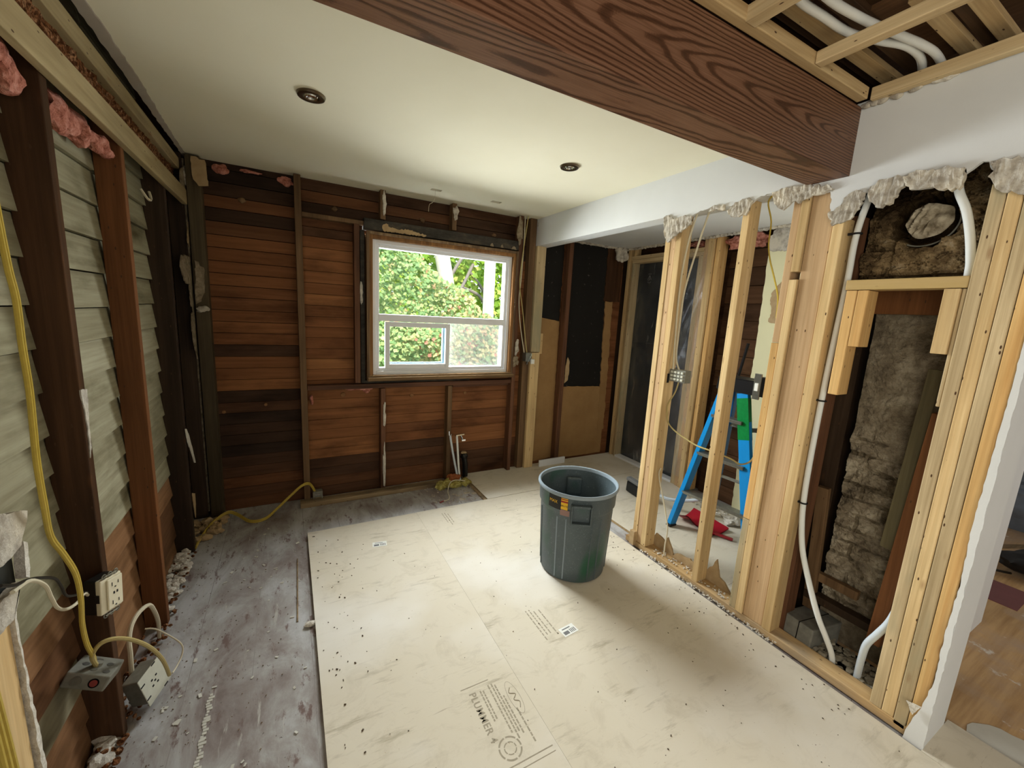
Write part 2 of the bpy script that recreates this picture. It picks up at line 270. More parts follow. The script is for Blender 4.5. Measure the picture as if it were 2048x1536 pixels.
# ------------------------------------------------------------------ mesh helpers
class B:
    def __init__(s): s.v = []; s.f = []; s.t = []
    def add(s, vs, fs, tone=.5):
        k = len(s.v); s.v += [tuple(p) for p in vs]; s.f += [tuple(i+k for i in f) for f in fs]; s.t += [tone]*len(fs)
    def box(s, x0, x1, y0, y1, z0, z1, tone=.5, mat=None):
        vs = [(x, y, z) for x in (x0, x1) for y in (y0, y1) for z in (z0, z1)]
        if mat: vs = [mat @ Vector(p) for p in vs]
        s.add(vs, [(0, 1, 3, 2), (4, 6, 7, 5), (0, 4, 5, 1), (2, 3, 7, 6), (0, 2, 6, 4), (1, 5, 7, 3)], tone); return s
    def bar(s, p, q, w, h, up=(0, 0, 1), tone=.5, taper=1):
        p, q = Vector(p), Vector(q); d = (q-p).normalized(); u = Vector(up); a = d.cross(u).normalized(); b = a.cross(d).normalized()
        vs = []
        for c, k in ((p, 1), (q, taper)):
            for i, j in ((-1, -1), (1, -1), (1, 1), (-1, 1)): vs.append(c + a*i*w/2*k + b*j*h/2*k)
        s.add(vs, [(0, 1, 2, 3), (7, 6, 5, 4), (0, 4, 5, 1), (1, 5, 6, 2), (2, 6, 7, 3), (3, 7, 4, 0)], tone); return s
    def prism(s, poly, axis, a0, a1, tone=.5):
        def P(u, w, a): return {'x': (a, u, w), 'y': (u, a, w), 'z': (u, w, a)}[axis]
        n = len(poly); vs = [P(u, w, a0) for u, w in poly] + [P(u, w, a1) for u, w in poly]
        s.add(vs, [tuple(range(n))[::-1], tuple(range(n, 2*n))] + [(i, (i+1) % n, (i+1) % n+n, i+n) for i in range(n)], tone); return s
    def tube(s, pts, r, n=8, tone=.5, smooth=True, flat=1, cap=True):
        P = [Vector(p) for p in pts]
        if smooth and len(P) > 2:
            Q = []
            for i in range(len(P)-1):
                a, b, c, d = P[max(i-1, 0)], P[i], P[i+1], P[min(i+2, len(P)-1)]
                for k in range(5):
                    u = k/5; Q.append(.5*((2*b)+(c-a)*u+(2*a-5*b+4*c-d)*u*u+(3*b-a-3*c+d)*u**3))
            Q.append(P[-1]); P = Q
        rings = []; ref = Vector((.31, .52, .8))
        for i, c in enumerate(P):
            d = (P[min(i+1, len(P)-1)]-P[max(i-1, 0)]).normalized()
            ref = (ref - d*ref.dot(d)); ref = ref.normalized() if ref.length > 1e-6 else d.orthogonal().normalized()
            b = d.cross(ref); rings.append([c + ref*math.cos(2*PI*k/n)*r + b*math.sin(2*PI*k/n)*r*flat for k in range(n)])
        vs = [p for g in rings for p in g]; fs = [(i*n+k, i*n+(k+1) % n, (i+1)*n+(k+1) % n, (i+1)*n+k) for i in range(len(rings)-1) for k in range(n)]
        if cap: fs += [tuple(range(n))[::-1], tuple(range((len(rings)-1)*n, len(rings)*n))]
        s.add(vs, fs, tone); return s
    def lathe(s, prof, c=(0, 0, 0), n=40, tone=.5):
        vs = []; fs = []
        for r, z in prof:
            for k in range(n): vs.append((c[0]+r*math.cos(2*PI*k/n), c[1]+r*math.sin(2*PI*k/n), c[2]+z))
        for i in range(len(prof)-1):
            for k in range(n): fs.append((i*n+k, i*n+(k+1) % n, (i+1)*n+(k+1) % n, (i+1)*n+k))
        s.add(vs, fs, tone); return s
    def blob(s, c, r, amp=.3, freq=14, sub=3, seed=0, tone=.5):
        bm = bmesh.new(); bmesh.ops.create_icosphere(bm, subdivisions=sub, radius=1)
        vs = []
        for v in bm.verts:
            p = Vector((v.co.x*r[0], v.co.y*r[1], v.co.z*r[2])); k = 1+amp*noise.fractal((p+Vector((seed*3.1, seed, 0)))*freq, .8, 2, 4)
            vs.append(Vector(c)+p*k)
        fs = [tuple(v.index for v in f.verts) for f in bm.faces]; bm.free(); s.add(vs, fs, tone); return s
    def chips(s, pts, size, zs=.3):
        for p in pts:
            r = random.uniform(.4, 1)*size; a = random.uniform(0, PI); M_ = Matrix.Translation(p) @ Matrix.Rotation(a, 4, 'Z') @ Matrix.Rotation(random.uniform(-.3, .3), 4, 'X')
            s.box(-r, r*random.uniform(.5, 1), -r*.5, r*.5, -r*zs, r*zs, random.random(), M_)
        return s
    def build(s, name, mat, parent=None, bevel=0, smooth=False, world=True):
        me = bpy.data.meshes.new(name)
        vs = [Vector(v) for v in s.v]
        lo = [min(v[i] for v in vs) for i in range(3)]; hi = [max(v[i] for v in vs) for i in range(3)]
        org = Vector(((lo[0]+hi[0])/2, (lo[1]+hi[1])/2, lo[2]))
        me.from_pydata([v-org for v in vs], [], s.f); me.update()
        bm = bmesh.new(); bm.from_mesh(me); bmesh.ops.recalc_face_normals(bm, faces=bm.faces); bm.to_mesh(me); bm.free()
        a = me.attributes.new('tone', 'FLOAT', 'FACE'); a.data.foreach_set('value', s.t)
        me.materials.append(MAT[mat] if isinstance(mat, str) else mat)
        if smooth:
            for p in me.polygons: p.use_smooth = True
            try: me.set_sharp_from_angle(angle=.7)
            except Exception: pass
        o = bpy.data.objects.new(name, me); COL.objects.link(o)
        if parent is not None:
            o.parent = parent; o.location = org - world_loc(parent)
        else: o.location = org
        if bevel:
            bv = o.modifiers.new('edge', 'BEVEL'); bv.width = bevel; bv.segments = 2; bv.limit_method = 'ANGLE'
        return o
def world_loc(o):
    l = Vector(o.location)
    while o.parent: o = o.parent; l += Vector(o.location)
    return l
def tag(o, label, cat, group=None, kind=None):
    o['label'] = label; o['category'] = cat
    if group: o['group'] = group
    if kind: o['kind'] = kind
    return o
def struct(o): o['kind'] = 'structure'; return o
def empty(name, loc, label, cat, group=None):
    o = bpy.data.objects.new(name, None); COL.objects.link(o); o.location = loc; return tag(o, label, cat, group)
def jag(pts, amp=.006, step=.012, seed=1, closed=True):
    r = random.Random(seed); out = []
    for i, a in enumerate(pts):
        if not closed and i == len(pts)-1: out.append(a); break
        b = pts[(i+1) % len(pts)]; L = math.hypot(b[0]-a[0], b[1]-a[1]); n = max(1, int(L/step)); out.append(a)
        for k in range(1, n):
            u = k/n; out.append((a[0]+(b[0]-a[0])*u+r.uniform(-amp, amp), a[1]+(b[1]-a[1])*u+r.uniform(-amp, amp)))
    return out
def solid_text(name, c):
    tmp = bpy.data.objects.new(name, c); me = bpy.data.meshes.new_from_object(tmp); bpy.data.objects.remove(tmp)
    o = bpy.data.objects.new(name, me); COL.objects.link(o); return o
def text(name, body, size, loc, rot, mat, parent, extrude=.0004, space=1):
    c = bpy.data.curves.new(name, 'FONT'); c.body = body; c.size = size; c.extrude = extrude; c.offset = .0005; c.space_character = space; c.align_x = 'LEFT'
    c.materials.append(MAT[mat]); o = solid_text(name, c); o.parent = parent; o.location = Vector(loc)-world_loc(parent); o.rotation_euler = rot; return o

# ------------------------------------------------------------------ setting: floors
FZ = -.02
o = B().box(-.75, 3.6, -3.6, 3.6, -.14, FZ).build('floor', 'worn_floor'); struct(o)
o = B().box(2.32, 5.6, -3.6, 1.0, FZ, FZ+.004).build('floor_side_room', 'plank_floor'); struct(o)
b = B().prism(jag([(2.33, .36), (2.35, .30), (2.40, .31), (2.458, .286), (2.505, .24), (2.52, .18), (2.60, .10), (2.62, -.2), (2.3, -.3), (2.2, .1)], .006, .03, 5), 'z', FZ+.004, FZ+.0065)
o = b.build('skim_coat_patch', 'skim'); tag(o, 'grey skim coat patch on the orange plank floor beside the drywall end', 'floor patch')
# hardboard sheets laid over the floor
def sheet(x0, x1, y0, y1, label):
    o = B().box(x0, x1, y0, y1, FZ+.001, -.0012).build('floor_sheet', 'sheet_edge')
    B().box(x0, x1, y0, y1, -.0012, 0).build('top_face', 'sheet', o)
    return tag(o, label, 'floor sheet', 'hardboard sheets covering the floor')
SH1 = sheet(.066, .818, -.6, 2.889, 'beige floor sheet along the worn grey floor, stamped with print and one small sticker')
SH2 = sheet(.8187, 2.055, -.6, 2.892, 'beige floor sheet under the grey trash can')
sheet(1.43, 3.27, 2.897, 3.47, 'beige floor sheet running along the back wall toward the dark doorway')
sheet(2.185, 3.27, 1.12, 2.894, 'beige floor sheet under the blue ladder behind the stud wall')
sheet(2.057, 2.335, -.6, .352, 'beige floor sheet meeting the orange plank floor by the drywall end')
# prints on the sheet
text('stamp_print', 'PLUMMER 4', .040, (.600, 1.305, .0004), (0, 0, -PI/2), 'ink', SH1, .0002, 1.08)
b = B()
for k, (x, y0, y1) in enumerate([(.645, 1.30, 1.16), (.657, 1.295, 1.17), (.685, 1.31, 1.10), (.700, 1.31, 1.07), (.712, 1.30, 1.09), (.724, 1.24, 1.07), (.748, 1.17, 1.03)]):
    y = y0
    while y > y1:
        L = random.uniform(.008, .022); b.box(x, x+.006, y-L, y, 0, .0004); y -= L+.004
b.box(.575, .70, 1.332, 1.336, 0, .0004); b.box(.60, .80, .985, .989, 0, .0004); b.box(.60, .80, .965, .968, 0, .0004)
for k in range(40):   # oval logo ring and round seal
    a0, a1 = 2*PI*k/40, 2*PI*(k+1)/40
    for (cx, cy, rx, ry, w) in ((.765, 1.215, .022, .075, .002), (.655, 1.045, .038, .038, .006), (.655, 1.045, .020, .020, .004)):
        if (k % 7 == 3) and rx != .022: continue
        q = [(cx+(rx+s)*math.cos(a), cy+(ry+s)*math.sin(a), .0004) for s, a in ((0, a0), (w, a0), (w, a1), (0, a1))]; b.add(q, [(0, 1, 2, 3)])
b.tube([(.765, 1.26, .0005), (.752, 1.24, .0005), (.775, 1.225, .0005), (.757, 1.205, .0005), (.775, 1.19, .0005), (.765, 1.165, .0005)], .0016, 5)
b.build('stamp_lines', 'ink', SH1)
b = B()
for (x, y0, y1) in [(1.05, 1.62, 1.42), (1.07, 1.62, 1.45), (1.09, 1.60, 1.44), (1.12, 1.6, 1.42)]:
    y = y0
    while y > y1:
        L = random.uniform(.01, .03); b.box(x, x+.006, y-L, y, 0, .0004); y -= L+.006
b.build('stamp_lines', 'ink', SH2)
b = B()
for (x, y0, y1) in [(.99, 2.80, 2.66), (1.01, 2.80, 2.62), (1.03, 2.78, 2.64)]:
    y = y0
    while y > y1:
        L = random.uniform(.01, .03); b.box(x, x+.006, y-L, y, 0, .0004); y -= L+.006
b.build('stamp_lines', 'ink', SH2)
def sticker(cx, cy, rz, label):
    M_ = Matrix.Translation((cx, cy, 0)) @ Matrix.Rotation(rz, 4, 'Z')
    o = B().box(-.045, .045, -.028, .028, .0003, .0009, .5, M_).build('paper_sticker', 'white_label')
    bb = B().box(-.036, -.004, -.02, .0, .0009, .0012, .5, M_)
    for k in range(4): bb.box(.004+k*.009, .009+k*.009, -.02, .004, .0009, .0012, .5, M_)
    bb.box(-.03, .02, .012, .018, .0009, .0012, .5, M_); bb.build('print', 'label_grey', o)
    return tag(o, label, 'sticker', 'white paper stickers on the floor sheets')
sticker(.482, 2.56, -.15, 'white paper sticker near the far left corner of the beige floor sheet')
sticker(1.185, 1.415, .1, 'white paper sticker on the beige floor in front of the trash can')
# specks and crumbs
b = B(); pts = []
for k in range(170):
    x, y = random.uniform(.09, 2.03), random.uniform(.1, 2.86)
    pts.append((x, y, .0015))
b.chips(pts, .0036, .3); b2 = []
for k in range(60):
    x = .09+abs(random.gauss(0, .12)); b2.append((x, random.uniform(.9, 2.85), .002))
b.chips(b2, .005, .3)
b.chips([(random.gauss(1.95, .07), random.uniform(.5, 2.1), .002) for k in range(60)], .0045, .3)
o = b.build('dark_crumbs', plain('crumb_dark', (98, 82, 64), .9, 0, .1, .4, 90)); tag(o, 'dark wood crumbs and grit scattered over the beige floor sheets', 'debris', kind='stuff')

# ------------------------------------------------------------------ setting: ceilings
CZ = 2.43
def slab(x0, x1, y0, y1, z0, z1, holes, bb):
    xs = sorted({x0, x1, *[h[0] for h in holes], *[h[1] for h in holes]}); ys = sorted({y0, y1, *[h[2] for h in holes], *[h[3] for h in holes]})
    for i in range(len(xs)-1):
        for j in range(len(ys)-1):
            cx, cy = (xs[i]+xs[i+1])/2, (ys[j]+ys[j+1])/2
            if any(h[0] < cx < h[1] and h[2] < cy < h[3] for h in holes): continue
            bb.box(xs[i], xs[i+1], ys[j], ys[j+1], z0, z1)
HOLES = [(.965, 1.045, 3.125, 3.175), (1.462, 1.545, 3.125, 3.175)]
b = B(); slab(-.55, 2.09, 1.05, 3.50, CZ, CZ+.014, HOLES, b); CE = struct(b.build('ceiling', 'ceiling'))
# torn edge strip along the left ceiling edge
poly = jag([(-.553, 1.0), (-.553, 3.49), (-.535, 3.49), (-.528, 3.0), (-.51, 2.4), (-.515, 1.8), (-.50, 1.0)], .003, .03, 9)
b = B().prism([(x, y) for x, y in poly], 'z', CZ-.006, CZ); b.build('torn_edge', 'torn_strip', CE)
o = struct(B().box(2.09, 3.30, .95, 3.46, 2.30, 2.32).build('ceiling_back_room', 'wall_paint'))
o = struct(B().box(-.8, 5.6, -3.6, 1.0, 2.66, 2.68).build('ceiling_near', 'brown_slab'))
o = struct(B().box(-.8, 3.7, .98, 3.7, 2.60, 2.63).build('ceiling_upper_deck', 'dark_joist'))
# far sides of the rooms, out of the picture, that hold the light in
for nm, bx in (('wall_rear', (-.8, 5.6, -3.62, -3.55, FZ, 2.66)), ('wall_left_near', (-.72, -.68, -3.6, 1.02, FZ, 2.66)), ('wall_far_right', (5.50, 5.56, -3.6, 1.05, FZ, 2.66)), ('wall_side_back', (2.60, 5.56, 1.0, 1.05, FZ, 2.66))):
    struct(B().box(*bx).build(nm, 'wall_paint'))
struct(B().box(4.9, 5.50, .985, 1.0, FZ, .08).build('baseboard_side', 'white_label'))
struct(B().box(5.485, 5.50, -1.5, 1.0, FZ, .08).build('baseboard_right', 'white_label'))

# ------------------------------------------------------------------ setting: back wall sheathing with window hole
def boards(bb, axis, u0, u1, w, z0, z1, pitch, th, tone, side=1, gap=.003, hole=None, lap=.005, slope=0):
    z = z0
    while z < z1-.01:
        p = pitch*random.uniform(.94, 1.06); za, zb = z, min(z+p, z1); z += p
        cuts = [(u0, u1)]
        if hole and zb > hole[2] and za < hole[3]: cuts = [(u0, hole[0]), (hole[1], u1)]
        for a, c in cuts:
            tv = min(1, max(0, tone((a+c)/2, (za+zb)/2))); d = random.uniform(0, .004)
            za2 = za+gap/2; zb2 = zb-gap/2
            f0, f1 = w+d*side, w+th*side
            # lapped face: the lower edge stands a little proud
            if axis == 'x': P = lambda u, k, zz: (u, k, zz)
            else: P = lambda u, k, zz: (k, u, zz)
            s0 = f0-lap*side
            vs = [P(a, s0, za2), P(c, s0, za2), P(c, f0, zb2), P(a, f0, zb2), P(a, f1, za2), P(c, f1, za2), P(c, f1, zb2), P(a, f1, zb2)]
            bb.add(vs, [(0, 1, 2, 3), (4, 5, 6, 7), (0, 1, 5, 4), (2, 3, 7, 6), (0, 3, 7, 4), (1, 2, 6, 5)], tv)
WH = (.55, 1.855, .955, 2.10)
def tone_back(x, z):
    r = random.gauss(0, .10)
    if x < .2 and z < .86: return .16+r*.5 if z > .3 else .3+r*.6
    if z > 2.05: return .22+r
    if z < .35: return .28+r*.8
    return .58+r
b = B()
for (a, c) in ((-.66, .09), (.09, .66), (.66, 1.245), (1.245, 2.10)):
    hl = None
    if c > .6 and a < 1.8:
        hl = (WH[0], WH[1], WH[2], WH[3])
    if hl and a >= .6: # middle bays lie wholly inside the opening
        hh = (a-.01 if a < WH[0]+.2 else a-.01, min(c+.01, WH[1]), WH[2], WH[3])
        z = None
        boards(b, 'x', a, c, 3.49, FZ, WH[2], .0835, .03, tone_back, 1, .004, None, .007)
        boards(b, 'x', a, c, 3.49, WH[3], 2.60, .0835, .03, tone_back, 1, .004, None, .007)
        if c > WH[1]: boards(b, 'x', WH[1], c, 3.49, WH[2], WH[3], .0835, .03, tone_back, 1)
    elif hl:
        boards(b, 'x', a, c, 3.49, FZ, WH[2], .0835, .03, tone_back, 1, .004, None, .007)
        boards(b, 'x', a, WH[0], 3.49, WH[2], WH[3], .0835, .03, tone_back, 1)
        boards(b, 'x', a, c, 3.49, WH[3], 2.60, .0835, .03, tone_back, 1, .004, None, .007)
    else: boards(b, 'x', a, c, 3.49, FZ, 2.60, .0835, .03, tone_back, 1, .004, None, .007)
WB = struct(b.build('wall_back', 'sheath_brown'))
b = B(); bb = b
for (x0, x1, z0, z1) in ((-.8, WH[0], FZ, 2.66), (WH[1], 3.7, FZ, 2.66), (WH[0], WH[1], FZ, WH[2]), (WH[0], WH[1], WH[3], 2.66)): bb.box(x0, x1, 3.522, 3.56, z0, z1)
b.build('outer_skin', 'old_dark', WB)
# blown-in plugs and torn bits on the back boards
b = B()
for x, z, r in ((.37, .83, .022), (-.17, .78, .013), (.93, .80, .020), (1.43, .80, .018), (-.43, .74, .014)):
    b.lathe([(0, .006), (r*.8, .004), (r, -.01)], (0, 0, 0), 14); n = 3*14
    for k in range(n): v = b.v[-n+k]; b.v[-n+k] = (v[0]+x, 3.484-v[2], v[1]+z)
b.build('plug', plain('plug_wood', (150, 110, 74), .9, 0, .1, .3, 50), WB)
def lump(name, c, r, mat, parent, seed, amp=.5, freq=25):
    return B().blob(c, r, amp, freq, 3, seed).build(name, mat, parent, smooth=True)
for k, (x, z, rx, rz) in enumerate(((.33, 2.25, .022, .018), (1.0, 2.27, .022, .018), (-.25, 2.21, .024, .016), (1.66, 2.24, .020, .016))):
    lump('torn_tuft', (x, 3.486, z), (rx, .010, rz), 'old_mid', WB, k+3)
for k, (x, z, rx, rz) in enumerate(((-.36, 2.385, .05, .035), (-.20, 2.40, .07, .010), (0.02, 2.38, .05, .03), (1.35, .935, .05, .01), (.5, .875, .10, .012), (.55, .86, .03, .02), (.14, .80, .012, .04))):
    lump('pink_scrap', (x, 3.475, z), (rx, .015, rz), 'pink', WB, k+13)

# back wall part behind the stud wall: fibre board and black paper
b = B().prism(jag([(2.10, FZ), (3.25, FZ), (3.25, 2.3), (2.10, 2.3)], 0, 9), 'y', 3.50, 3.53)
WR = struct(b.build('wall_back_pantry', 'sheath_brown'))
def patch(nm, poly, axis, a0, a1, mat, parent, amp=.004, seed=1): return B().prism(jag(poly, amp, .03, seed), axis, a0, a1).build(nm, mat, parent)
patch('black_paper', [(2.16, 1.48), (2.44, 1.46), (2.44, 2.30), (2.10, 2.30)], 'y', 3.485, 3.492, 'black_paper', WR, .006, 3)
patch('fibre_panel', [(2.16, .02), (2.45, .04), (2.44, 1.50), (2.22, 1.53)], 'y', 3.478, 3.490, 'fibre', WR, .003, 4)
patch('black_paper', [(2.50, .78), (3.07, .78), (3.02, 1.6), (3.02, 2.3), (2.50, 2.3)], 'y', 3.480, 3.488, 'black_paper', WR, .006, 5)
patch('fibre_panel', [(2.50, .02), (3.14, .02), (3.14, .80), (2.52, .82)], 'y', 3.472, 3.484, 'fibre', WR, .003, 6)
patch('fibre_strip', [(3.07, .3), (3.16, .3), (3.12, 1.74), (3.02, 1.74)], 'y', 3.470, 3.480, 'fibre', WR, .008, 7)
patch('dark_board', [(3.00, 1.74), (3.22, 1.74), (3.22, 2.3), (3.00, 2.3)], 'y', 3.472, 3.48, 'old_brown', WR, .008, 8)
o = B().box(2.19, 2.235, 3.455, 3.47, 1.17, 1.372).build('wood_block', 'pine_z'); tag(o, 'short pale wooden block fixed to the brown fibre panel', 'wood block')
o = B().bar((2.24, 3.375, .03), (2.57, 3.385, .03), .02, .075).build('white_offcut', 'vinyl', bevel=.004); tag(o, 'white painted offcut lying on the floor against the fibre panel', 'offcut')

# left wall sheathing
def tone_left(y, z):
    if z < .56: return .12+random.gauss(0, .1) if z < .5 else .2
    return .74+random.gauss(0, .12)
b = B()
for (a, c) in ((.9, 1.71), (1.71, 2.31), (2.31, 2.95), (2.95, 3.50)):
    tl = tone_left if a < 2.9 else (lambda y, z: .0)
    boards(b, 'y', a, c, -.655, FZ, 2.60, .1265, .03, tl, -1, .005, None, .014)
WL = struct(b.build('wall_left', 'sheath_pale'))
B().box(-.80, -.70, .9, 3.6, FZ, 2.66).build('outer_skin', 'old_dark', WL)
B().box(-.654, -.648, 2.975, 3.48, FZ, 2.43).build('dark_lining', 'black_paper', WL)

# ------------------------------------------------------------------ lumber
def stud(x0, x1, y0, y1, z0, z1, mat, label, group=None, name='wall_stud', cat='stud', bevel=.003):
    o = B().box(x0, x1, y0, y1, z0, z1).build(name, mat, bevel=bevel); return tag(o, label, cat, group)
GL = 'old studs of the left wall'
stud(-.655, -.565, 1.690, 1.730, FZ, 2.195, 'old_brown', 'wide dark brown stud nearest the junction boxes on the left wall', GL)
stud(-.645, -.560, 2.285, 2.325, FZ, 2.195, 'old_orange', 'orange brown stud of the left wall behind the outlet box', GL)
stud(-.655, -.560, 2.945, 2.985, FZ, 2.195, 'old_dark', 'dark brown stud of the left wall next to the black corner gap', GL)
stud(-.640, -.555, 3.42, 3.46, FZ, 2.43, 'old_dark', 'dark corner stud where the left and back walls meet', GL)
b = B().box(-.535, -.46, 3.40, 3.485, FZ, 2.42)
tag(b.build('wall_stud', wood('grey_corner', (96, 84, 62), (72, 62, 44), 'z', knots=0, blotch=.4), bevel=.003), 'grey weathered stud at the left end of the back wall', 'stud')
GN = 'old studs of the back wall'
stud(.064, .108, 3.40, 3.487, 0, 2.425, 'old_mid', 'tall brown nailed stud left of the window', GN)
stud(.456, .496, 3.41, 3.487, .935, 2.155, 'old_red', 'short reddish stud close to the window on its left', GN)
stud(.650, .690, 3.41, 3.487, 2.215, 2.43, 'old_mid', 'cripple stud above the upper left of the window with white foam', GN)
stud(1.232, 1.272, 3.41, 3.487, 2.215, 2.43, 'old_mid', 'cripple stud above the window in the middle, foam at its top', GN)
stud(.652, .690, 3.405, 3.487, -.01, .885, 'old_red', 'stud under the window streaked with white foam', GN)
stud(1.236, 1.276, 3.405, 3.487, -.01, .885, 'old_mid', 'stud under the window beside the grey water pipes', GN)
stud(1.875, 1.912, 3.40, 3.487, 0, 2.43, 'old_red', 'reddish stud along the right side of the window', GN)
def rail(x0, x1, y0, y1, z0, z1, mat, label, name='horizontal_rail'):
    return tag(B().box(x0, x1, y0, y1, z0, z1).build(name, mat, bevel=.003), label, 'rail')
rail(.110, .53, 3.42, 3.487, 2.155, 2.185, 'old_mid', 'thin brown rail running from the tall stud to the window head')
rail(.110, 1.874, 3.41, 3.487, .888, .925, 'old_red_x', 'reddish splintered rail below the window sill')
tp = tag(B().box(.527, 1.873, 3.395, 3.487, 2.125, 2.205).build('window_header_board', 'tar', bevel=.003), 'charcoal tar covered board right above the window', 'board')
B().prism(jag([(.66, 2.165), (.69, 2.185), (.72, 2.16), (.80, 2.155), (.86, 2.165), (.93, 2.15), (1.01, 2.138), (1.00, 2.128), (.80, 2.127), (.67, 2.127)], .006, .010, 40), 'y', 3.391, 3.395).build('torn_paper', 'paper', tp)
for k, (x, w) in enumerate(((1.60, .018), (1.70, .014), (1.82, .03))):
    B().prism(jag([(x-w, 2.127), (x+w, 2.127), (x+w*.6, 2.143), (x+w*.1, 2.155), (x-w*.5, 2.148)], .004, .010, k+50), 'y', 3.391, 3.395).build('torn_paper', 'torn_dim', tp)
stud(.503, .535, 3.43, 3.487, .93, 2.12, 'tar', 'black tar covered strip between the jack stud and the window jamb', None, 'tar_strip', 'board')
rail(.53, 1.45, 3.43, 3.487, .926, .952, 'tar', 'black tar strip under the window sill', 'tar_strip')
o = B().box(1.30, 1.872, 3.46, 3.487, .86, .888).build('pink_batten', 'old_red_x', bevel=.002); tag(o, 'reddish batten below the right half of the window', 'batten')
# post between the window and the pantry: two lengths
pl_ = stud(2.072, 2.172, 3.395, 3.487, 0, 1.188, 'pine_z', 'lower length of the pale post right of the window', 'pale post lengths right of the window', 'pale_post', 'post')
stud(2.072, 2.172, 3.395, 3.487, 1.194, 2.19, 'pine_grey', 'upper length of the pale post right of the window', 'pale post lengths right of the window', 'pale_post', 'post')
stud(2.0, 2.068, 3.42, 3.487, 0, 2.43, 'old_mid', 'brown stud behind the left side of the pale post', GN)
stud(2.447, 2.497, 3.40, 3.477, 0, 2.30, 'old_red', 'reddish stud between the two black paper panels', GN)
o = B().prism(jag([(2.50, .42+.45), (2.54, .9), (2.55, 1.0), (2.545, 1.1), (2.52, 1.14), (2.50, 1.05)], .003, .02, 4), 'y', 3.395, 3.40).build('paper_scrap', 'paper'); tag(o, 'torn tan paper scrap stuck to the reddish pantry stud', 'paper scrap')
# weathered plate at the foot of the back wall
o = B().box(.035, 1.20, 3.315, 3.40, FZ, .016).build('floor_plate', 'plate_old', bevel=.003); tag(o, 'weathered wooden plate on the floor along the back wall', 'plate')
o = B().box(1.40, 1.425, 2.90, 3.47, FZ, -.006).build('floor_batten', 'plate_old', bevel=.002); tag(o, 'thin dark batten along the edge of the far floor sheet', 'batten')

# left wall upper framing
def lb(nm, x0, x1, y0, y1, z0, z1, mat, label, cat='board'): return tag(B().box(x0, x1, y0, y1, z0, z1).build(nm, mat, bevel=.003), label, cat)
lb('ribbon_board', -.563, -.535, .95, 3.39, 2.117, 2.208, 'ribbon', 'pale wide board nailed across the tops of the left wall studs')
lb('top_plate', -.60, -.563, .95, 3.40, 2.322, 2.39, 'ribbon', 'pale upper board running just under the ceiling edge on the left')
bb = B(); N = 120
vs = []; fs = []
for i in range(N+1):
    for j in range(9):
        y = .95+2.45*i/N; z = 2.20+.13*j/8; x = -.592+.014*noise.fractal(Vector((y*18, z*22, 0)), .8, 2, 4); vs.append((x, y, z))
for i in range(N):
    for j in range(8): a = i*9+j; fs.append((a, a+1, a+10, a+9))
bb.add(vs, fs); bb.box(-.64, -.61, .95, 3.40, 2.20, 2.325)
tag(bb.build('chip_insulation', 'cork'), 'rough brown wood chip insulation packed between the two pale boards', 'insulation')
def fluff(nm, items, mat, label, seed=0, cat='insulation'):
    b = B()
    for k, (c, r) in enumerate(items): b.blob(c, r, .55, 22, 3, seed+k)
    return tag(b.build(nm, mat), label, cat)
fluff('pink_insulation', [((-.615, 1.62, 2.085), (.03, .07, .045)), ((-.61, 1.56, 2.10), (.03, .06, .04))], 'pink', 'pink insulation tuft above the left wall near the picture edge', 1)
fluff('pink_insulation', [((-.61, 1.90, 2.085), (.03, .09, .05)), ((-.61, 2.06, 2.09), (.03, .09, .045)), ((-.605, 2.20, 2.085), (.03, .07, .03)), ((-.60, 2.26, 2.075), (.025, .05, .02))], 'pink', 'long pink insulation strip between the wide brown and orange studs', 5)
o = B().tube([(-.62, 2.78, 2.06), (-.60, 2.80, 2.02), (-.60, 2.86, 2.03), (-.61, 2.88, 2.07)], .006, 6).build('wire_scrap', 'cord_cream'); tag(o, 'scrap of wire hanging beside the top of the dark left stud', 'wire')
# torn corner drywall on the left
b = B().prism(jag([(3.435, 2.40), (3.45, 2.40), (3.455, 1.8), (3.45, 1.2), (3.46, .6), (3.455, .02), (3.435, .02), (3.43, .7), (3.425, 1.3), (3.43, 2.0)], .004, .03, 3), 'x', -.560, -.545)
TC = tag(b.build('torn_drywall_edge', 'torn_dim'), 'narrow torn drywall edge running down the left corner', 'drywall scrap')
for nm, poly, x0, x1, mt in (('torn_flap', [(3.43, 2.02), (3.38, 1.9), (3.43, 1.86)], -.55, -.543, 'paper'), ('torn_flap', [(3.44, 1.80), (3.17, 1.79), (3.12, 1.72), (3.20, 1.64), (3.34, 1.62), (3.34, 1.50), (3.43, 1.44)], -.552, -.545, 'torn_dim'), ('torn_flap', [(3.44, 1.46), (3.34, 1.44), (3.31, 1.33), (3.36, 1.22), (3.43, 1.12)], -.552, -.545, 'torn_dim'), ('torn_flap', [(3.44, 2.36), (3.33, 2.30), (3.30, 2.20), (3.38, 2.14), (3.44, 2.16)], -.552, -.545, 'torn_dim')):
    B().prism(jag(poly, .008, .02, 11), 'x', x0, x1).build(nm, mt, TC)
B().prism(jag([(-.52, 1.78), (-.475, 1.74), (-.478, 1.60), (-.50, 1.52), (-.53, 1.50)], .006, .02, 2), 'y', 3.385, 3.397).build('torn_flap', 'torn_dim', TC)
B().prism(jag([(-.50, 2.41), (-.43, 2.40), (-.42, 2.25), (-.47, 2.24), (-.50, 2.3)], .006, .02, 2), 'y', 3.385, 3.397).build('torn_flap', 'paper', TC)
lump('torn_lump', (-.495, 3.385, 1.47), (.035, .015, .022), 'torn', TC, 3, .6, 30)
lump('torn_lump', (-.54, 3.43, 2.30), (.015, .03, .05), 'torn', TC, 5, .6, 30)
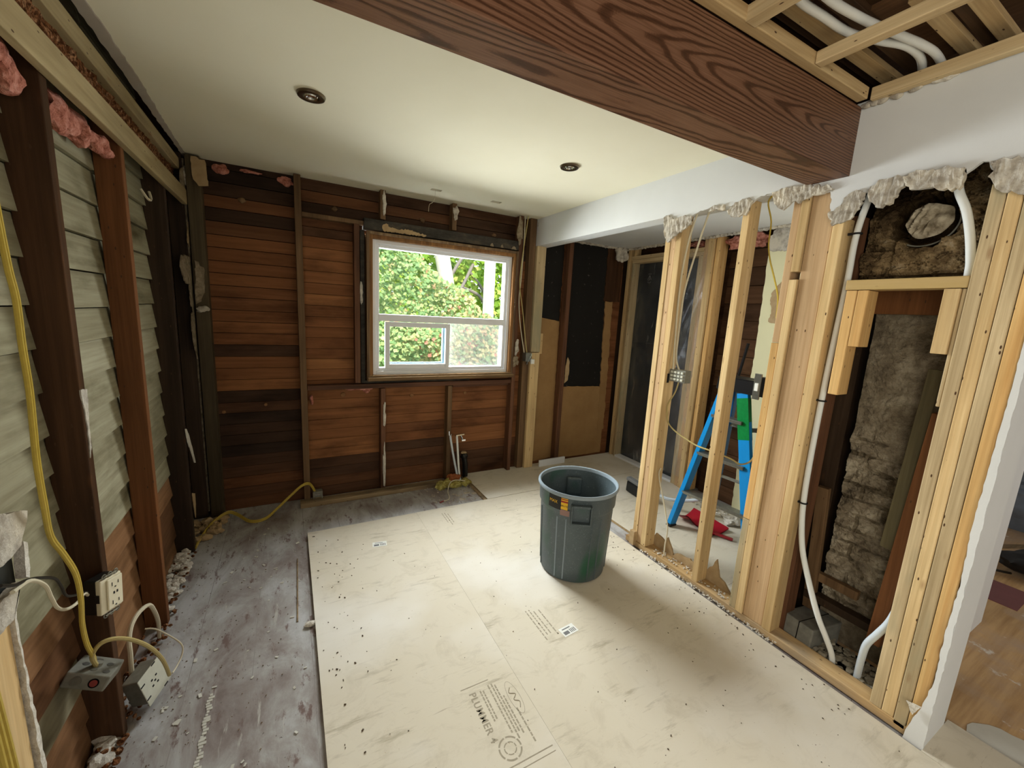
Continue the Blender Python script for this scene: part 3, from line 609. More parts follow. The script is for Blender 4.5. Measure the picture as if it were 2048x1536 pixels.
o = B().prism(jag([(2.93, .78), (2.96, .77), (3.0, .73), (3.07, .62), (3.13, .50), (3.09, .52), (3.03, .61), (2.96, .69)], .003, .015, 8), 'x', -.556, -.552).build('paper_sliver', 'foam'); tag(o, 'white paper sliver curling from the dark left stud', 'paper scrap')
o = B().prism(jag([(2.97, .36), (3.04, .33), (3.04, .26), (3.01, .18), (2.98, .28)], .003, .015, 8), 'x', -.556, -.552).build('paper_sliver', 'paper'); tag(o, 'small torn paper scrap low on the dark left stud', 'paper scrap')
o = B().prism(jag([(1.69, 1.25), (1.735, 1.245), (1.725, 1.17), (1.715, 1.06), (1.70, 1.03), (1.705, 1.14)], .003, .015, 8), 'x', -.566, -.562).build('paper_sliver', 'torn'); tag(o, 'torn drywall sliver halfway down the wide brown stud', 'paper scrap')
# foam and torn bits on back studs
for k, (x, y, z, r, mt, lab) in enumerate(((.678, 3.403, 2.33, (.014, .008, .085), 'foam', 'white foam smear on the left cripple stud above the window'), (1.258, 3.403, 2.35, (.022, .010, .055), 'torn', 'white foam blob on the middle cripple stud above the window'), (.680, 3.40, .66, (.011, .008, .10), 'foam', 'upper white foam streak on the stud below the window'), (.680, 3.40, .20, (.012, .008, .17), 'foam', 'lower white foam streak on the stud below the window'), (1.868, 3.38, 2.31, (.026, .014, .12), 'torn_dim', 'torn drywall paper hanging right above the window corner'), (1.895, 3.38, 1.10, (.036, .010, .05), 'torn_dim', 'torn paper scrap beside the lower right of the window'), (1.90, 3.38, 1.24, (.02, .01, .08), 'torn', 'thin torn paper strip beside the right window jamb'), (.508, 3.42, 1.65, (.012, .012, .09), 'foam', 'white foam bead between window and left jack stud'))):
    tag(B().blob((x, y, z), r, .6, 26, 3, k).build('foam_smear', mt, smooth=True), lab, 'foam' if 'foam' in lab else 'drywall scrap')

# ------------------------------------------------------------------ window
b = B(); y0, y1 = 3.385, 3.56
b.box(.548, .588, y0, y1, .955, 2.10); b.box(1.822, 1.858, y0, y1, .955, 2.10); b.box(.588, 1.822, y0, y1, 2.062, 2.10)
wj = struct(b.build('window_1', 'trim_orange', bevel=.003))
b = B(); b.box(.540, .562, y0-.012, y0, .955, 2.112); b.box(1.846, 1.866, y0-.012, y0, .955, 2.112); b.box(.562, 1.846, y0-.012, y0, 2.090, 2.112); b.build('jamb_edge', 'trim_edge', wj, .003)
b = B().box(.545, 1.872, 3.355, 3.56, .955, .985).box(.55, 1.85, 3.372, 3.43, .985, 1.0); b.build('window_sill', wood('sill_wood', (170, 140, 100), (110, 82, 54), 'x', knots=0, blotch=.5), wj, .004)
b = B(); fy0, fy1 = 3.42, 3.50
def ring(bb, x0, x1, z0, z1, w, y0, y1, wt=None, wb=None):
    wt = wt or w; wb = wb or w
    bb.box(x0, x0+w, y0, y1, z0, z1); bb.box(x1-w, x1, y0, y1, z0, z1); bb.box(x0+w, x1-w, y0, y1, z1-wt, z1); bb.box(x0+w, x1-w, y0, y1, z0, z0+wb)
ring(b, .588, 1.822, .998, 2.062, .030, fy0, fy1); ring(b, .618, 1.792, 1.028, 2.032, .026, fy0+.012, fy1)
b.box(.64, 1.77, fy0+.008, fy1, 1.437, 1.492); b.build('window_frame', 'vinyl', wj, .003)
b = B(); ring(b, .690, 1.245, 1.045, 1.432, .038, 3.425, 3.455); sash = b.build('sash', 'vinyl', wj, .003)
b = B(); b.box(.728, .733, 3.455, 3.485, 1.083, 1.394); b.box(1.19, 1.207, 3.456, 3.485, 1.083, 1.394); b.box(.733, 1.19, 3.456, 3.485, 1.083, 1.095); b.build('sash_track', 'vinyl_blue', sash)
B().box(.66, 1.76, 3.463, 3.467, 1.49, 2.01).build('glass_pane', 'glass', wj)
B().box(.725, 1.210, 3.438, 3.442, 1.08, 1.396).build('glass_pane', 'glass', sash)
B().box(1.24, 1.77, 3.475, 3.479, 1.05, 1.44).build('glass_pane', 'glass', wj)
B().box(1.245, 1.77, 3.493, 3.494, 1.05, 1.44).build('insect_screen', 'screen', wj)

# ------------------------------------------------------------------ oak beam
B_ = B().box(-.9, 2.074, .945, 1.105, 2.19, 2.452).build('oak_beam', 'oak', bevel=.003)
tag(B_, 'long dark stained oak ceiling beam with cathedral grain', 'beam')
# ceiling framing beyond the beam
GS = 'strapping lumber above the oak beam'
def strap(p, q, w, h, mat, label, nm='ceiling_strap'): return tag(B().bar(p, q, w, h).build(nm, mat, bevel=.003), label, 'strapping', GS)
strap((-.9, .925, 2.474), (2.02, .925, 2.474), .036, .042, 'pine_x', 'long pale strap running along the top of the oak beam')
strap((1.640, .905, 2.472), (1.640, -.2, 2.472), .040, .040, 'pine_y', 'pale cross strap butting into the strap along the beam')
strap((1.258, .912, 2.472), (1.258, -.2, 2.472), .050, .044, 'pine_y', 'short pale strap end nearest the upper edge above the beam')
strap((2.050, .905, 2.474), (2.050, -.2, 2.474), .036, .045, 'pine_y', 'pale strap along the top of the white header wall')
GD = 'pale deck strips above the strapping'
for y0, y1, x0, lab in ((.876, .928, 1.2, 'pale deck strip closest to the oak beam above the strapping'), (.660, .704, 1.7, 'pale deck strip in the middle above the strapping'), (.570, .612, 1.7, 'pale deck strip farthest from the oak beam')):
    tag(B().box(x0, 2.4, y0, y1, 2.552, 2.575).build('deck_strip', 'pine_x', bevel=.002), lab, 'board', GD)
for y0, y1, lab in ((.80, .86, 'dark brown deck board beside the coiled white pipes'), (.935, .972, 'dark brown deck board right beside the oak beam'), (.615, .657, 'dark brown deck board between two pale strips')):
    tag(B().box(1.1, 2.4, y0, y1, 2.575, 2.60).build('deck_board', 'dark_joist', bevel=.002), lab, 'board', 'dark deck boards above the strapping')
o = B().box(1.70, 2.20, .705, .80, 2.585, 2.60).build('deck_board', 'brown_slab'); tag(o, 'tan deck panel behind the bend of the white pipes', 'board')
for k, (pts, lab) in enumerate((([(1.28, .84, 2.535), (1.40, .851, 2.53), (1.52, .846, 2.53), (1.669, .838, 2.53), (1.80, .80, 2.53), (1.90, .765, 2.53), (2.02, .765, 2.53), (2.12, .79, 2.515), (2.17, .812, 2.47), (2.18, .815, 2.38)], 'white pipe nearer the oak beam bending down behind the header wall'),
        ([(1.30, .80, 2.535), (1.464, .801, 2.53), (1.589, .791, 2.53), (1.70, .776, 2.53), (1.843, .750, 2.53), (1.93, .735, 2.53), (2.03, .728, 2.53), (2.13, .735, 2.515), (2.178, .752, 2.47), (2.19, .755, 2.38)], 'white pipe farther from the oak beam bending down behind the header wall'))):
    tag(B().tube(pts, .0125, 10).build('white_pipe', 'pex', smooth=True), lab, 'pipe', 'white pipes above the strapping')
o = B().blob((1.70, .835, 2.515), (.02, .012, .01), .4, 30, 2).build('plaster_blob', 'foam', smooth=True); tag(o, 'small plaster lump on the pipe above the cross strap', 'plaster')

# ------------------------------------------------------------------ header wall with torn lower edge
torn = [(1.898, 2.19), (1.885, 2.12), (1.862, 2.10), (1.83, 2.12), (1.78, 2.145), (1.72, 2.16), (1.655, 2.185), (1.60, 2.188), (1.55, 2.186), (1.50, 2.180), (1.42, 2.165), (1.36, 2.165), (1.342, 2.178), (1.314, 2.191), (1.259, 2.192), (1.216, 2.155), (1.148, 2.150), (1.103, 2.152), (1.057, 2.150), (1.01, 2.147), (.998, 2.10), (.995, 2.05), (.97, 2.03), (.93, 2.05), (.915, 2.09), (.895, 2.115), (.86, 2.112), (.84, 2.125), (.78, 2.145), (.72, 2.135), (.67, 2.125), (.62, 2.118), (.597, 2.112), (.580, 2.125), (.561, 2.142), (.545, 2.138), (.535, 2.11), (.51, 2.09), (.46, 2.08), (.35, 2.06)]
poly = [(3.49, 2.47), (3.49, 2.19)] + jag(torn, .004, .012, 21, False) + [(.35, 2.47)]
HW = struct(B().prism(poly, 'x', 2.075, 2.089).build('wall_right', 'wall_paint'))
B().box(2.089, 2.20, 1.10, 3.48, 2.19, 2.32).build('header_underside', 'wall_paint', HW)
B().box(2.084, 2.094, 3.40, 3.47, 2.195, 2.43).build('torn_end', 'torn', HW)
b = B()
for k in range(14): b.blob((2.078+random.uniform(0, .02), 3.47-.005*k, 2.20+.016*k), (.01, .012, .012), .6, 40, 2, k)
b.build('torn_edge', 'torn', HW)
def flap(poly, x0, x1, mat='torn', seed=1, amp=.0065):
    """a torn plaster flap: thick, uneven face"""
    pj = jag(poly, amp, .01, seed); bm = bmesh.new(); vs = [bm.verts.new((x1, y, z)) for y, z in pj]; f = bm.faces.new(vs)
    bmesh.ops.triangulate(bm, faces=[f]); bmesh.ops.subdivide_edges(bm, edges=bm.edges[:], cuts=3, use_grid_fill=True)
    ext = bmesh.ops.extrude_face_region(bm, geom=bm.faces[:]); top = [v for v in ext['geom'] if isinstance(v, bmesh.types.BMVert)]
    for v in top: v.co.x = x0 + .006*noise.noise(Vector((0, v.co.y*60, v.co.z*60+seed))) + .003*noise.noise(Vector((3, v.co.y*80, v.co.z*80)))
    bm.verts.index_update(); b = B(); b.add([v.co.copy() for v in bm.verts], [tuple(v.index for v in f.verts) for f in bm.faces]); bm.free()
    return b.build('torn_edge', mat, HW)
flap([(1.905, 2.19), (1.888, 2.09), (1.862, 2.035), (1.80, 2.065), (1.745, 2.095), (1.70, 2.115), (1.700, 2.16), (1.75, 2.175), (1.82, 2.165), (1.87, 2.195)], 2.062, 2.074, seed=2)
flap([(1.60, 2.165), (1.56, 2.17), (1.50, 2.16), (1.50, 2.185), (1.56, 2.195)], 2.066, 2.074, seed=3)
flap([(1.484, 2.150), (1.455, 2.115), (1.405, 2.112), (1.372, 2.108), (1.345, 2.175), (1.37, 2.195), (1.44, 2.185)], 2.064, 2.074, seed=4)
flap([(1.258, 2.195), (1.216, 2.115), (1.19, 2.10), (1.155, 2.13), (1.12, 2.118), (1.06, 2.138), (.99, 2.150), (1.02, 2.175), (1.12, 2.19), (1.20, 2.198)], 2.062, 2.074, seed=5)
flap([(.998, 2.05), (.975, 1.996), (.935, 2.005), (.912, 2.012), (.885, 2.05), (.874, 2.11), (.90, 2.125), (.93, 2.118), (.95, 2.085)], 2.064, 2.074, seed=6)
flap([(.862, 2.118), (.852, 2.07), (.828, 2.043), (.79, 2.045), (.770, 2.07), (.752, 2.12), (.775, 2.15), (.83, 2.145)], 2.052, 2.074, seed=7)
flap([(.760, 2.14), (.748, 2.105), (.716, 2.085), (.681, 2.082), (.640, 2.066), (.600, 2.058), (.590, 2.10), (.597, 2.13), (.63, 2.14), (.69, 2.14), (.73, 2.15)], 2.052, 2.074, seed=8)
flap([(.539, 2.135), (.530, 2.08), (.513, 2.044), (.46, 2.015), (.40, 1.98), (.352, 1.96), (.352, 2.11), (.45, 2.12), (.51, 2.14)], 2.064, 2.074, seed=9)
flap([(2.03, 2.462), (1.0, 2.462), (1.0, 2.470), (2.03, 2.47)], 2.07, 2.076, seed=10)
for k in range(6):
    lump('torn_lump', (2.066, .93-.012*k*k*.5, 2.448+.002*(k % 2)), (.012, .02, .010), 'torn', HW, k+30)
lump('torn_lump', (2.066, .70, 2.452), (.012, .035, .010), 'foam', HW, 44)
# back room ceiling torn edge
b = B()
for k in range(46):
    y = 3.44-.0*k; u = k/45
    b.blob((2.12+u*.95, 3.435, 2.30-.006), (.016, .014, .014), .6, 40, 2, k)
for k in range(60):
    u = k/59; b.blob((3.215, 3.42-u*2.1, 2.292), (.016, .022, .014), .6, 40, 2, k)
b.build('torn_edge', 'torn', bpy.data.objects['ceiling_back_room'])
lump('torn_lump', (3.12, 3.40, 2.22), (.07, .04, .08), 'torn', bpy.data.objects['ceiling_back_room'], 3, .6, 20)

# ------------------------------------------------------------------ stud wall on the right (front faces at x = 2.09)
PZ = .028
stud(2.09, 2.18, .36, 1.955, -.012, PZ, 'plate_y', 'pale sole plate under the open stud wall', None, 'sole_plate', 'plate')
G = 'pale studs of the open partition'
stud(2.09, 2.178, 1.858, 1.897, PZ, 2.19, 'pine_z', 'far stud of the triple post beside the back room', G)
stud(2.094, 2.178, 1.819, 1.857, PZ, 2.19, 'plank_pink', 'middle stud of the triple post with a reddish split', G)
stud(2.09, 2.178, 1.777, 1.817, PZ, 2.19, 'pine_z', 'near stud of the triple post carrying the cable', G)
stud(2.09, 2.178, 1.368, 1.406, PZ, 2.19, 'pine_z', 'single pale stud standing alone in front of the ladder', G)
stud(2.09, 2.178, 1.125, 1.161, PZ, .55, 'pine_grey', 'lower piece of the left member of the wide post', G)
stud(2.09, 2.178, 1.125, 1.161, .553, 1.48, 'pine_warm', 'middle piece of the left member of the wide post', G)
stud(2.094, 2.178, 1.125, 1.161, 1.483, 2.155, 'plank_pink', 'upper piece of the left member of the wide post', G)
stud(2.084, 2.178, 1.086, 1.123, PZ, 1.78, 'pine_z', 'long pale member of the wide post below the notch', G)
stud(2.084, 2.178, 1.086, 1.123, 1.815, 2.16, 'pine_z', 'short pale member of the wide post above the notch', G)
stud(2.096, 2.134, .985, 1.084, PZ, 2.16, 'plank_pink', 'wide pinkish flat plank in the wide post under the beam', G, 'flat_plank', 'plank')
stud(2.09, 2.178, .940, .983, PZ, 2.03, 'pine_z', 'right member of the wide post beside the white pipe', G)
stud(2.09, 2.178, .491, .529, PZ, 2.10, 'pine_grey', 'leftmost member of the right hand post with a dark knot', G)
stud(2.09, 2.178, .452, .489, PZ, 2.10, 'pine_z', 'second member of the right hand post, clean and pale', G)
stud(2.09, 2.178, .413, .450, PZ-.02, 2.10, 'pine_grey', 'third member of the right hand post, greyish with nail holes', G)
stud(2.09, 2.178, .374, .411, PZ-.02, 2.10, 'pine_warm', 'orange toned member of the right hand post next to the drywall end', G)
# drywall end cap
cz = 2.47
b = B().prism(jag([(.352, -.012), (.352, 2.12), (.368, 2.12), (.370, 1.2), (.374, .9), (.366, .7), (.372, .5), (.366, .3), (.380, .16), (.395, .10), (.410, -.012)], .002, .02, 31), 'x', 2.066, 2.080)
EC = struct(b.build('wall_end', 'wall_paint'))
b = B(); vs = [(2.066, .352, -.012), (2.29, .352, -.012), (2.35, .352, 2.47), (2.066, .352, 2.47), (2.08, .366, -.012), (2.29, .366, -.012), (2.35, .366, 2.47), (2.08, .366, 2.47)]
b.add(vs, [(0, 1, 2, 3), (4, 5, 6, 7), (0, 1, 5, 4), (2, 3, 7, 6), (0, 3, 7, 4), (1, 2, 6, 5)]); b.build('end_face', 'wall_paint', EC)
B().box(2.78, 3.38, .488, .53, FZ, 2.66).build('return_face', 'wall_paint', EC)
B().prism(jag([(.378, .17), (.420, .16), (.395, .12)], .002, .01, 3), 'x', 2.05, 2.055).build('torn_flap', 'foam', EC)
# opening frame in front of the chimney
def ph(x0, x1, y0, y1, z0, z1, mat, label, nm='blocking', cat='blocking'): return tag(B().box(x0, x1, y0, y1, z0, z1).build(nm, mat, bevel=.003), label, cat, 'blocking around the chimney opening')
ph(2.09, 2.178, .530, .893, 1.727, 1.768, wood('pine_header', (220, 192, 142), (186, 154, 104), 'y', stain=(176, 150, 98)), 'pale cross block spanning the chimney opening')
ph(2.09, 2.178, .848, .886, 1.278, 1.725, 'pine_warm', 'longer hanging block on the left under the cross block')
ph(2.09, 2.178, .808, .846, 1.492, 1.725, 'pine_warm', 'shorter hanging block on the left under the cross block')
ph(2.09, 2.128, .544, .588, 1.490, 1.725, 'pine_z', 'shorter hanging block on the right under the cross block')
ph(2.10, 2.178, .531, .543, 1.297, 1.725, 'pine_grey', 'longer hanging block on the right against the post')
# old lumber and masonry in the chimney cavity
stud(2.182, 2.27, .925, .965, -.05, 2.05, 'old_red', 'dark reddish old stud behind the wide post', None)
# chimney
def brickface(bb, x, y0, y1, z0, z1, ny, nz, fn):
    vs = []; fs = []; tn = []
    for i in range(ny+1):
        for j in range(nz+1):
            y = y0+(y1-y0)*i/ny; z = z0+(z1-z0)*j/nz; d, tv = fn(y, z); vs.append((x+d, y, z)); tn.append(tv)
    for i in range(ny):
        for j in range(nz):
            a = i*(nz+1)+j; fs.append((a, a+1, a+nz+2, a+nz+1))
    k = len(bb.v); bb.v += vs; bb.f += [tuple(q+k for q in f) for f in fs]; bb.t += [min(tn[q] for q in f) for f in fs]
def lower(y, z):
    row = math.floor(z/.075); fz = (z/.075) % 1; off = .1 if row % 2 else 0; fy = ((y+off)/.2) % 1
    wob = .5*noise.fractal(Vector((y*9, z*9, 1)), .8, 2, 4)
    mo = min(fz, 1-fz)*.075 + wob*.02; mo2 = min(fy, 1-fy)*.2 + wob*.03; e = min(mo, mo2)
    g = 1 if e > .008 else max(0, e/.008)
    pl_k = min(1, max(0, (z-1.02-.16*noise.noise(Vector((y*5, z*5, 8))))/.06))     # upper part is smeared over with mortar
    g = g+(1-g)*pl_k; rough = 1-.55*pl_k
    return (.012*(1-g) + rough*.026*noise.fractal(Vector((y*11, z*13, 2)), .7, 2, 5) + .006*(1-pl_k)*noise.noise(Vector((row*3.7, math.floor((y+off)/.2)*5.1, 0))), (.25+.75*g)*(1-.45*pl_k))
CHM = empty('chimney', (2.45, .70, FZ), 'old brick chimney standing in the dark cavity between the studs', 'chimney')
b = B(); brickface(b, 2.40, .44, .880, .20, 1.66, 90, 260, lower); b.box(2.43, 2.75, .44, .880, -.02, 1.70); b.build('brick_shaft', 'brick', CHM, smooth=False)
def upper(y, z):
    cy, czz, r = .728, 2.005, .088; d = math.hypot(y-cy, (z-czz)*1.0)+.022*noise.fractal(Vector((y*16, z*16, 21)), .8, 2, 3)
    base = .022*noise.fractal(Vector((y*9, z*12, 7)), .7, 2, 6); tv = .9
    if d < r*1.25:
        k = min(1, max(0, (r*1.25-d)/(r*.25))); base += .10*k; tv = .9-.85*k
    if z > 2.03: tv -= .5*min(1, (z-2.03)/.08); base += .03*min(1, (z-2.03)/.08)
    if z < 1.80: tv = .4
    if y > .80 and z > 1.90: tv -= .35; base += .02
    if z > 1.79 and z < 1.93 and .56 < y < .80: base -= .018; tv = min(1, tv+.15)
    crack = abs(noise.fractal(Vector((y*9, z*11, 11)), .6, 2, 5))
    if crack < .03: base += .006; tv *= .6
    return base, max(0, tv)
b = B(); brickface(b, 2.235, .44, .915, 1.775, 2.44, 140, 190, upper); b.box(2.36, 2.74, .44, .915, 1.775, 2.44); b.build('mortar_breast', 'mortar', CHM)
b = B(); 
vs = []; fs = []; n = 40; rr = 12
for i in range(rr+1):
    for k in range(n):
        r = .070*math.sqrt(i/rr)*(1+.14*noise.noise(Vector((math.cos(2*PI*k/n)*1.5, math.sin(2*PI*k/n)*1.5, 3)))); a = 2*PI*k/n; y = .722+r*math.cos(a)*1.05; z = 2.008+r*math.sin(a)*.92
        st = .006*math.sin((y*.8+z*.35)*300) if (y > .72) else 0
        x = 2.275 - .03*math.sqrt(max(0, 1-(r/.083)**2)) + st + .012*noise.fractal(Vector((y*20, z*20, 4)), .8, 2, 3); vs.append((x, y, z))
for i in range(rr):
    for k in range(n): fs.append((i*n+k, i*n+(k+1) % n, (i+1)*n+(k+1) % n, (i+1)*n+k))
b.add(vs, fs, .9); b.build('flue_plug', 'flue_stuff', CHM, smooth=True)
b = B().tube([(2.25, .728+.098*math.cos(a), 2.0+.092*math.sin(a)) for a in [PI*(.95+.7*k/14) for k in range(15)]], .003, 6); b.build('flue_collar', 'steel_dull', CHM)
B().box(2.35, 2.39, .45, .93, 1.64, 1.745).build('wood_lintel', 'old_orange', CHM)
o = B().box(2.235, 2.262, .44, .915, 1.77, 1.785).build('mortar_ledge', 'void', CHM)
# cavity lumber
def cav(p, q, w, h, mat, label, up=(0, 1, 0), nm='cavity_board'): return tag(B().bar(p, q, w, h, up).build(nm, mat, bevel=.002), label, 'board', 'loose boards in the chimney cavity')
cav((2.365, .905, .112), (2.33, .925, .78), .03, .05, 'old_mid', 'splintered upright board left of the brick shaft')
cav((2.372, .93, .30), (2.372, .72, .30), .03, .045, 'old_mid', 'short brown board crossing the foot of the chimney', (0, 0, 1))
cav((2.362, .93, .19), (2.362, .50, .19), .05, .04, 'old_dark', 'dark board lying under the short crossing board', (0, 0, 1))
cav((2.26, .600, .19), (2.27, .560, 1.25), .05, .05, 'old_orange', 'orange stained upright in the right of the cavity')
cav((2.30, .640, .62), (2.32, .618, 1.42), .03, .045, wood('grey_board', (120, 112, 84), (92, 84, 60), 'z', knots=0, blotch=.3), 'grey upright strip in front of the right side of the bricks')
stud(2.45, 2.60, .93, 1.10, -.05, 2.2, 'sheath_dark' if False else 'old_dark', 'dark boarding at the left of the cavity', None, 'cavity_board', 'board')
o = B().box(2.182, 2.395, .37, 1.075, -.019, -.010).build('cavity_bed', 'void'); tag(o, 'dark earth bed at the bottom of the chimney cavity', 'rubble bed')
M_ = Matrix.Translation((2.285, .85, .04)) @ Matrix.Rotation(-.12, 4, 'Z') @ Matrix.Rotation(.06, 4, 'Y')
b = B().box(-.10, .13, -.065, .085, -.10, .07, .5, M_); CB = tag(b.build('concrete_block', 'concrete', bevel=.006), 'grey concrete block lying in the chimney cavity', 'block')
B().box(-.102, .132, .0, .003, -.101, .0712, .5, M_).build('seam', 'void', CB)
b = B(); pts = [(random.uniform(2.19, 2.36), random.uniform(.50, .92), random.uniform(-.008, .022)) for k in range(420)]
b.chips(pts, .017, .35); o = b.build('plaster_rubble', plain('rubble_grey', (178, 168, 146), .95, 0, .1, .4, 40)); tag(o, 'pale plaster rubble behind the sole plate in the cavity', 'rubble', kind='stuff')
# pipes in front of the chimney
def strapring(c, nm='cable_clip'): pass
px = [(2.14, .886, 2.12), (2.14, .904, 2.02), (2.14, .912, 1.92), (2.14, .911, 1.774), (2.14, .917, 1.558), (2.14, .922, 1.376), (2.14, .924, 1.234), (2.14, .925, 1.112), (2.14, .925, .939), (2.14, .922, .777), (2.14, .912, .644), (2.14, .887, .506), (2.14, .84, .376), (2.14, .779, .234), (2.17, .742, .135), (2.198, .718, .055), (2.205, .708, -.008)]
PX = tag(B().tube(px, .0125, 12).build('white_pipe', 'pex', smooth=True), 'long white pipe clipped down the wide post and curving into the rubble', 'pipe')
for y, z in ((.907, 1.965), (.923, 1.235), (.920, .735)):
    B().tube([(2.14+.0155*math.cos(a), y, z+.0*a) if False else (2.14+.0155*math.cos(a), y+.0155*math.sin(a), z) for a in [2*PI*k/12 for k in range(13)]], .004, 6).box(2.128, 2.136, y+.012, y+.03, z-.005, z+.005).build('clip', 'black', PX)
PR = tag(B().tube([(2.16, .64, 2.16), (2.16, .628, 2.082), (2.16, .597, 2.008), (2.155, .573, 1.926), (2.15, .556, 1.846), (2.15, .549, 1.785), (2.15, .547, 1.62)], .0135, 12).build('white_pipe', 'pex', smooth=True), 'white pipe bowing down at the upper right of the chimney', 'pipe')
B().box(2.145, 2.16, .53, .548, 1.80, 1.812).build('clip', 'black', PR)
tag(B().tube([(2.145, .50, .53), (2.14, .519, .473), (2.14, .538, .378), (2.14, .564, .304), (2.155, .594, .224), (2.18, .607, .137), (2.20, .614, .05), (2.205, .615, -.008)], .0135, 12).build('white_pipe', 'pex_blueish', smooth=True), 'greyish pipe curving out low beside the right hand post', 'pipe')

# ------------------------------------------------------------------ remains of drywall at the foot of the partition
def foot(poly, label, seed):
    o = B().prism(jag(poly, .003, .012, seed), 'x', 2.18, 2.192).build('drywall_remnant', 'paper'); tag(o, label, 'drywall scrap', 'torn drywall remnants along the sole plate')
foot([(1.93, -.01), (1.93, .10), (1.80, .13), (1.788, .073), (1.771, .115), (1.69, .099), (1.674, .135), (1.639, .081), (1.618, .035), (1.595, .065), (1.547, .074), (1.493, .085), (1.45, .06), (1.42, .05), (1.42, -.01)], 'torn brown drywall remnant between the triple post and single stud', 3)
foot([(1.38, -.01), (1.38, .083), (1.34, .13), (1.32, .185), (1.30, .12), (1.291, .086), (1.257, .075), (1.218, .035), (1.17, .02), (1.16, -.01)], 'pointed torn drywall remnant between the single stud and wide post', 4)
o = B().box(2.066, 2.09, 1.86, 1.90, 0, .10).build('drywall_remnant', 'paper'); tag(o, 'small brown remnant at the far foot of the triple post', 'drywall scrap')
b = B().chips([(random.uniform(2.10, 2.17), random.uniform(1.18, 1.72), PZ+.005) for k in range(70)], .008, .4)
b.chips([(random.uniform(2.06, 2.088), random.uniform(.9, 1.80), .003) for k in range(160)], .007, .4)
o = b.build('plaster_crumbs', 'foam'); tag(o, 'white plaster crumbs along the sole plate', 'debris', kind='stuff')

# cables on the partition
def cable(pts, r, mat, label, nm='electrical_cable', flat=1.0, group=None): return tag(B().tube(pts, r, 8, flat=flat).build(nm, mat, smooth=True), label, 'cable', group)
cable([(2.12, 1.70, 2.20), (2.12, 1.714, 2.173), (2.12, 1.746, 2.042), (2.12, 1.768, 1.856), (2.12, 1.768, 1.629), (2.12, 1.759, 1.445), (2.12, 1.756, 1.382), (2.12, 1.745, 1.262)], .0055, 'cord_cream', 'cream cable following the near stud of the triple post')
cable([(2.15, 1.65, 2.20), (2.15, 1.655, 2.188), (2.15, 1.697, 2.027), (2.15, 1.757, 1.753), (2.15, 1.765, 1.538), (2.15, 1.764, 1.411), (2.15, 1.755, 1.318), (2.15, 1.725, 1.258)], .0055, 'cord_cream', 'cream cable crossing in front of the dark doorway')
cable([(2.14, 1.708, 1.192), (2.14, 1.727, 1.115), (2.135, 1.762, 1.039), (2.135, 1.766, .98), (2.14, 1.750, .911), (2.14, 1.691, .872), (2.14, 1.604, .845), (2.14, 1.519, .827), (2.145, 1.412, .825), (2.20, 1.34, .80), (2.20, 1.278, .79), (2.16, 1.2, .851), (2.14, 1.18, .95), (2.14, 1.18, 1.19)], .0045, 'cord_tan', 'thin yellow cable drooping from the box across the single stud')
cable([(2.10, 1.245, 2.20), (2.12, 1.30, 2.17), (2.16, 1.295, 2.08), (2.16, 1.29, 1.97), (2.15, 1.265, 1.889), (2.13, 1.22, 1.80), (2.12, 1.18, 1.70), (2.12, 1.172, 1.60)], .006, 'cord_yellow', 'yellow cable hanging down to the wide post from the ceiling', flat=.6)
cable([(2.13, 1.756, .60), (2.12, 1.756, .553), (2.12, 1.709, .433), (2.12, 1.663, .314), (2.12, 1.637, .221), (2.12, 1.641, .113), (2.12, 1.639, .04)], .0045, 'cord_cream', 'cream cable standing up from the sole plate beside the triple post')
def ebox(nm, x0, x1, y0, y1, z0, z1, label, mat='steel_dull'):
    o = B().box(x0, x1, y0, y1, z0, z1).build(nm, mat, bevel=.003); tag(o, label, 'electrical box'); return o
eb = ebox('electrical_box', 2.125, 2.178, 1.655, 1.776, 1.185, 1.262, 'dull steel double electrical box fixed to the triple post')
b = B()
for k in range(3):
    for j in range(4): b.box(2.118, 2.125, 1.67+.025*j, 1.685+.025*j, 1.195+.022*k, 1.208+.022*k)
b.build('knockout', 'plate_grey', eb); B().box(2.11, 2.13, 1.776, 1.79, 1.17, 1.23).build('switch_toggle', 'black', eb)
eb = ebox('electrical_box', 2.10, 2.15, 1.163, 1.222, 1.20, 1.30, 'clear grey electrical box hanging on the left of the wide post', 'black')
B().box(2.09, 2.10, 1.18, 1.215, 1.185, 1.318).build('yoke', 'steel', eb, .002); B().box(2.083, 2.09, 1.188, 1.205, 1.23, 1.27).build('switch_face', 'white_label', eb)

# ------------------------------------------------------------------ back room: doorway wall
RX0 = 3.25
def rs(x0, x1, y0, y1, z0, z1, mat, label, nm='door_frame_stud', cat='stud'): return tag(B().box(x0, x1, y0, y1, z0, z1).build(nm, mat, bevel=.003), label, cat, 'framing of the covered doorway')
rs(3.25, 3.33, 3.40, 3.44, 0, 2.34, 'pine_z', 'pale stud in the corner beside the brown wall')
rs(3.29, 3.36, 3.365, 3.40, 0, 2.20, 'old_red', 'reddish stud between the corner stud and the door jamb')
rs(3.25, 3.34, 3.34, 3.365, 0, 2.15, 'pine_grey', 'pale jamb left of the plastic covered doorway')
rs(3.25, 3.34, 2.45, 3.365, 2.150, 2.185, 'pine_y', 'lower pale header over the doorway', cat='header')
rs(3.26, 3.34, 2.45, 3.40, 2.187, 2.225, 'pine_y', 'upper pale header over the doorway', cat='header')
rs(3.26, 3.33, 3.33, 3.36, 2.225, 2.36, 'pine_z', 'short cripple stud above the doorway header')
rs(3.25, 3.33, 2.50, 2.55, 0, 2.15, 'pine_grey', 'film covered jamb at the right of the doorway')
rs(3.24, 3.33, 2.455, 2.495, 0, 2.29, 'plank_pink', 'pinkish stud next to the film covered jamb')
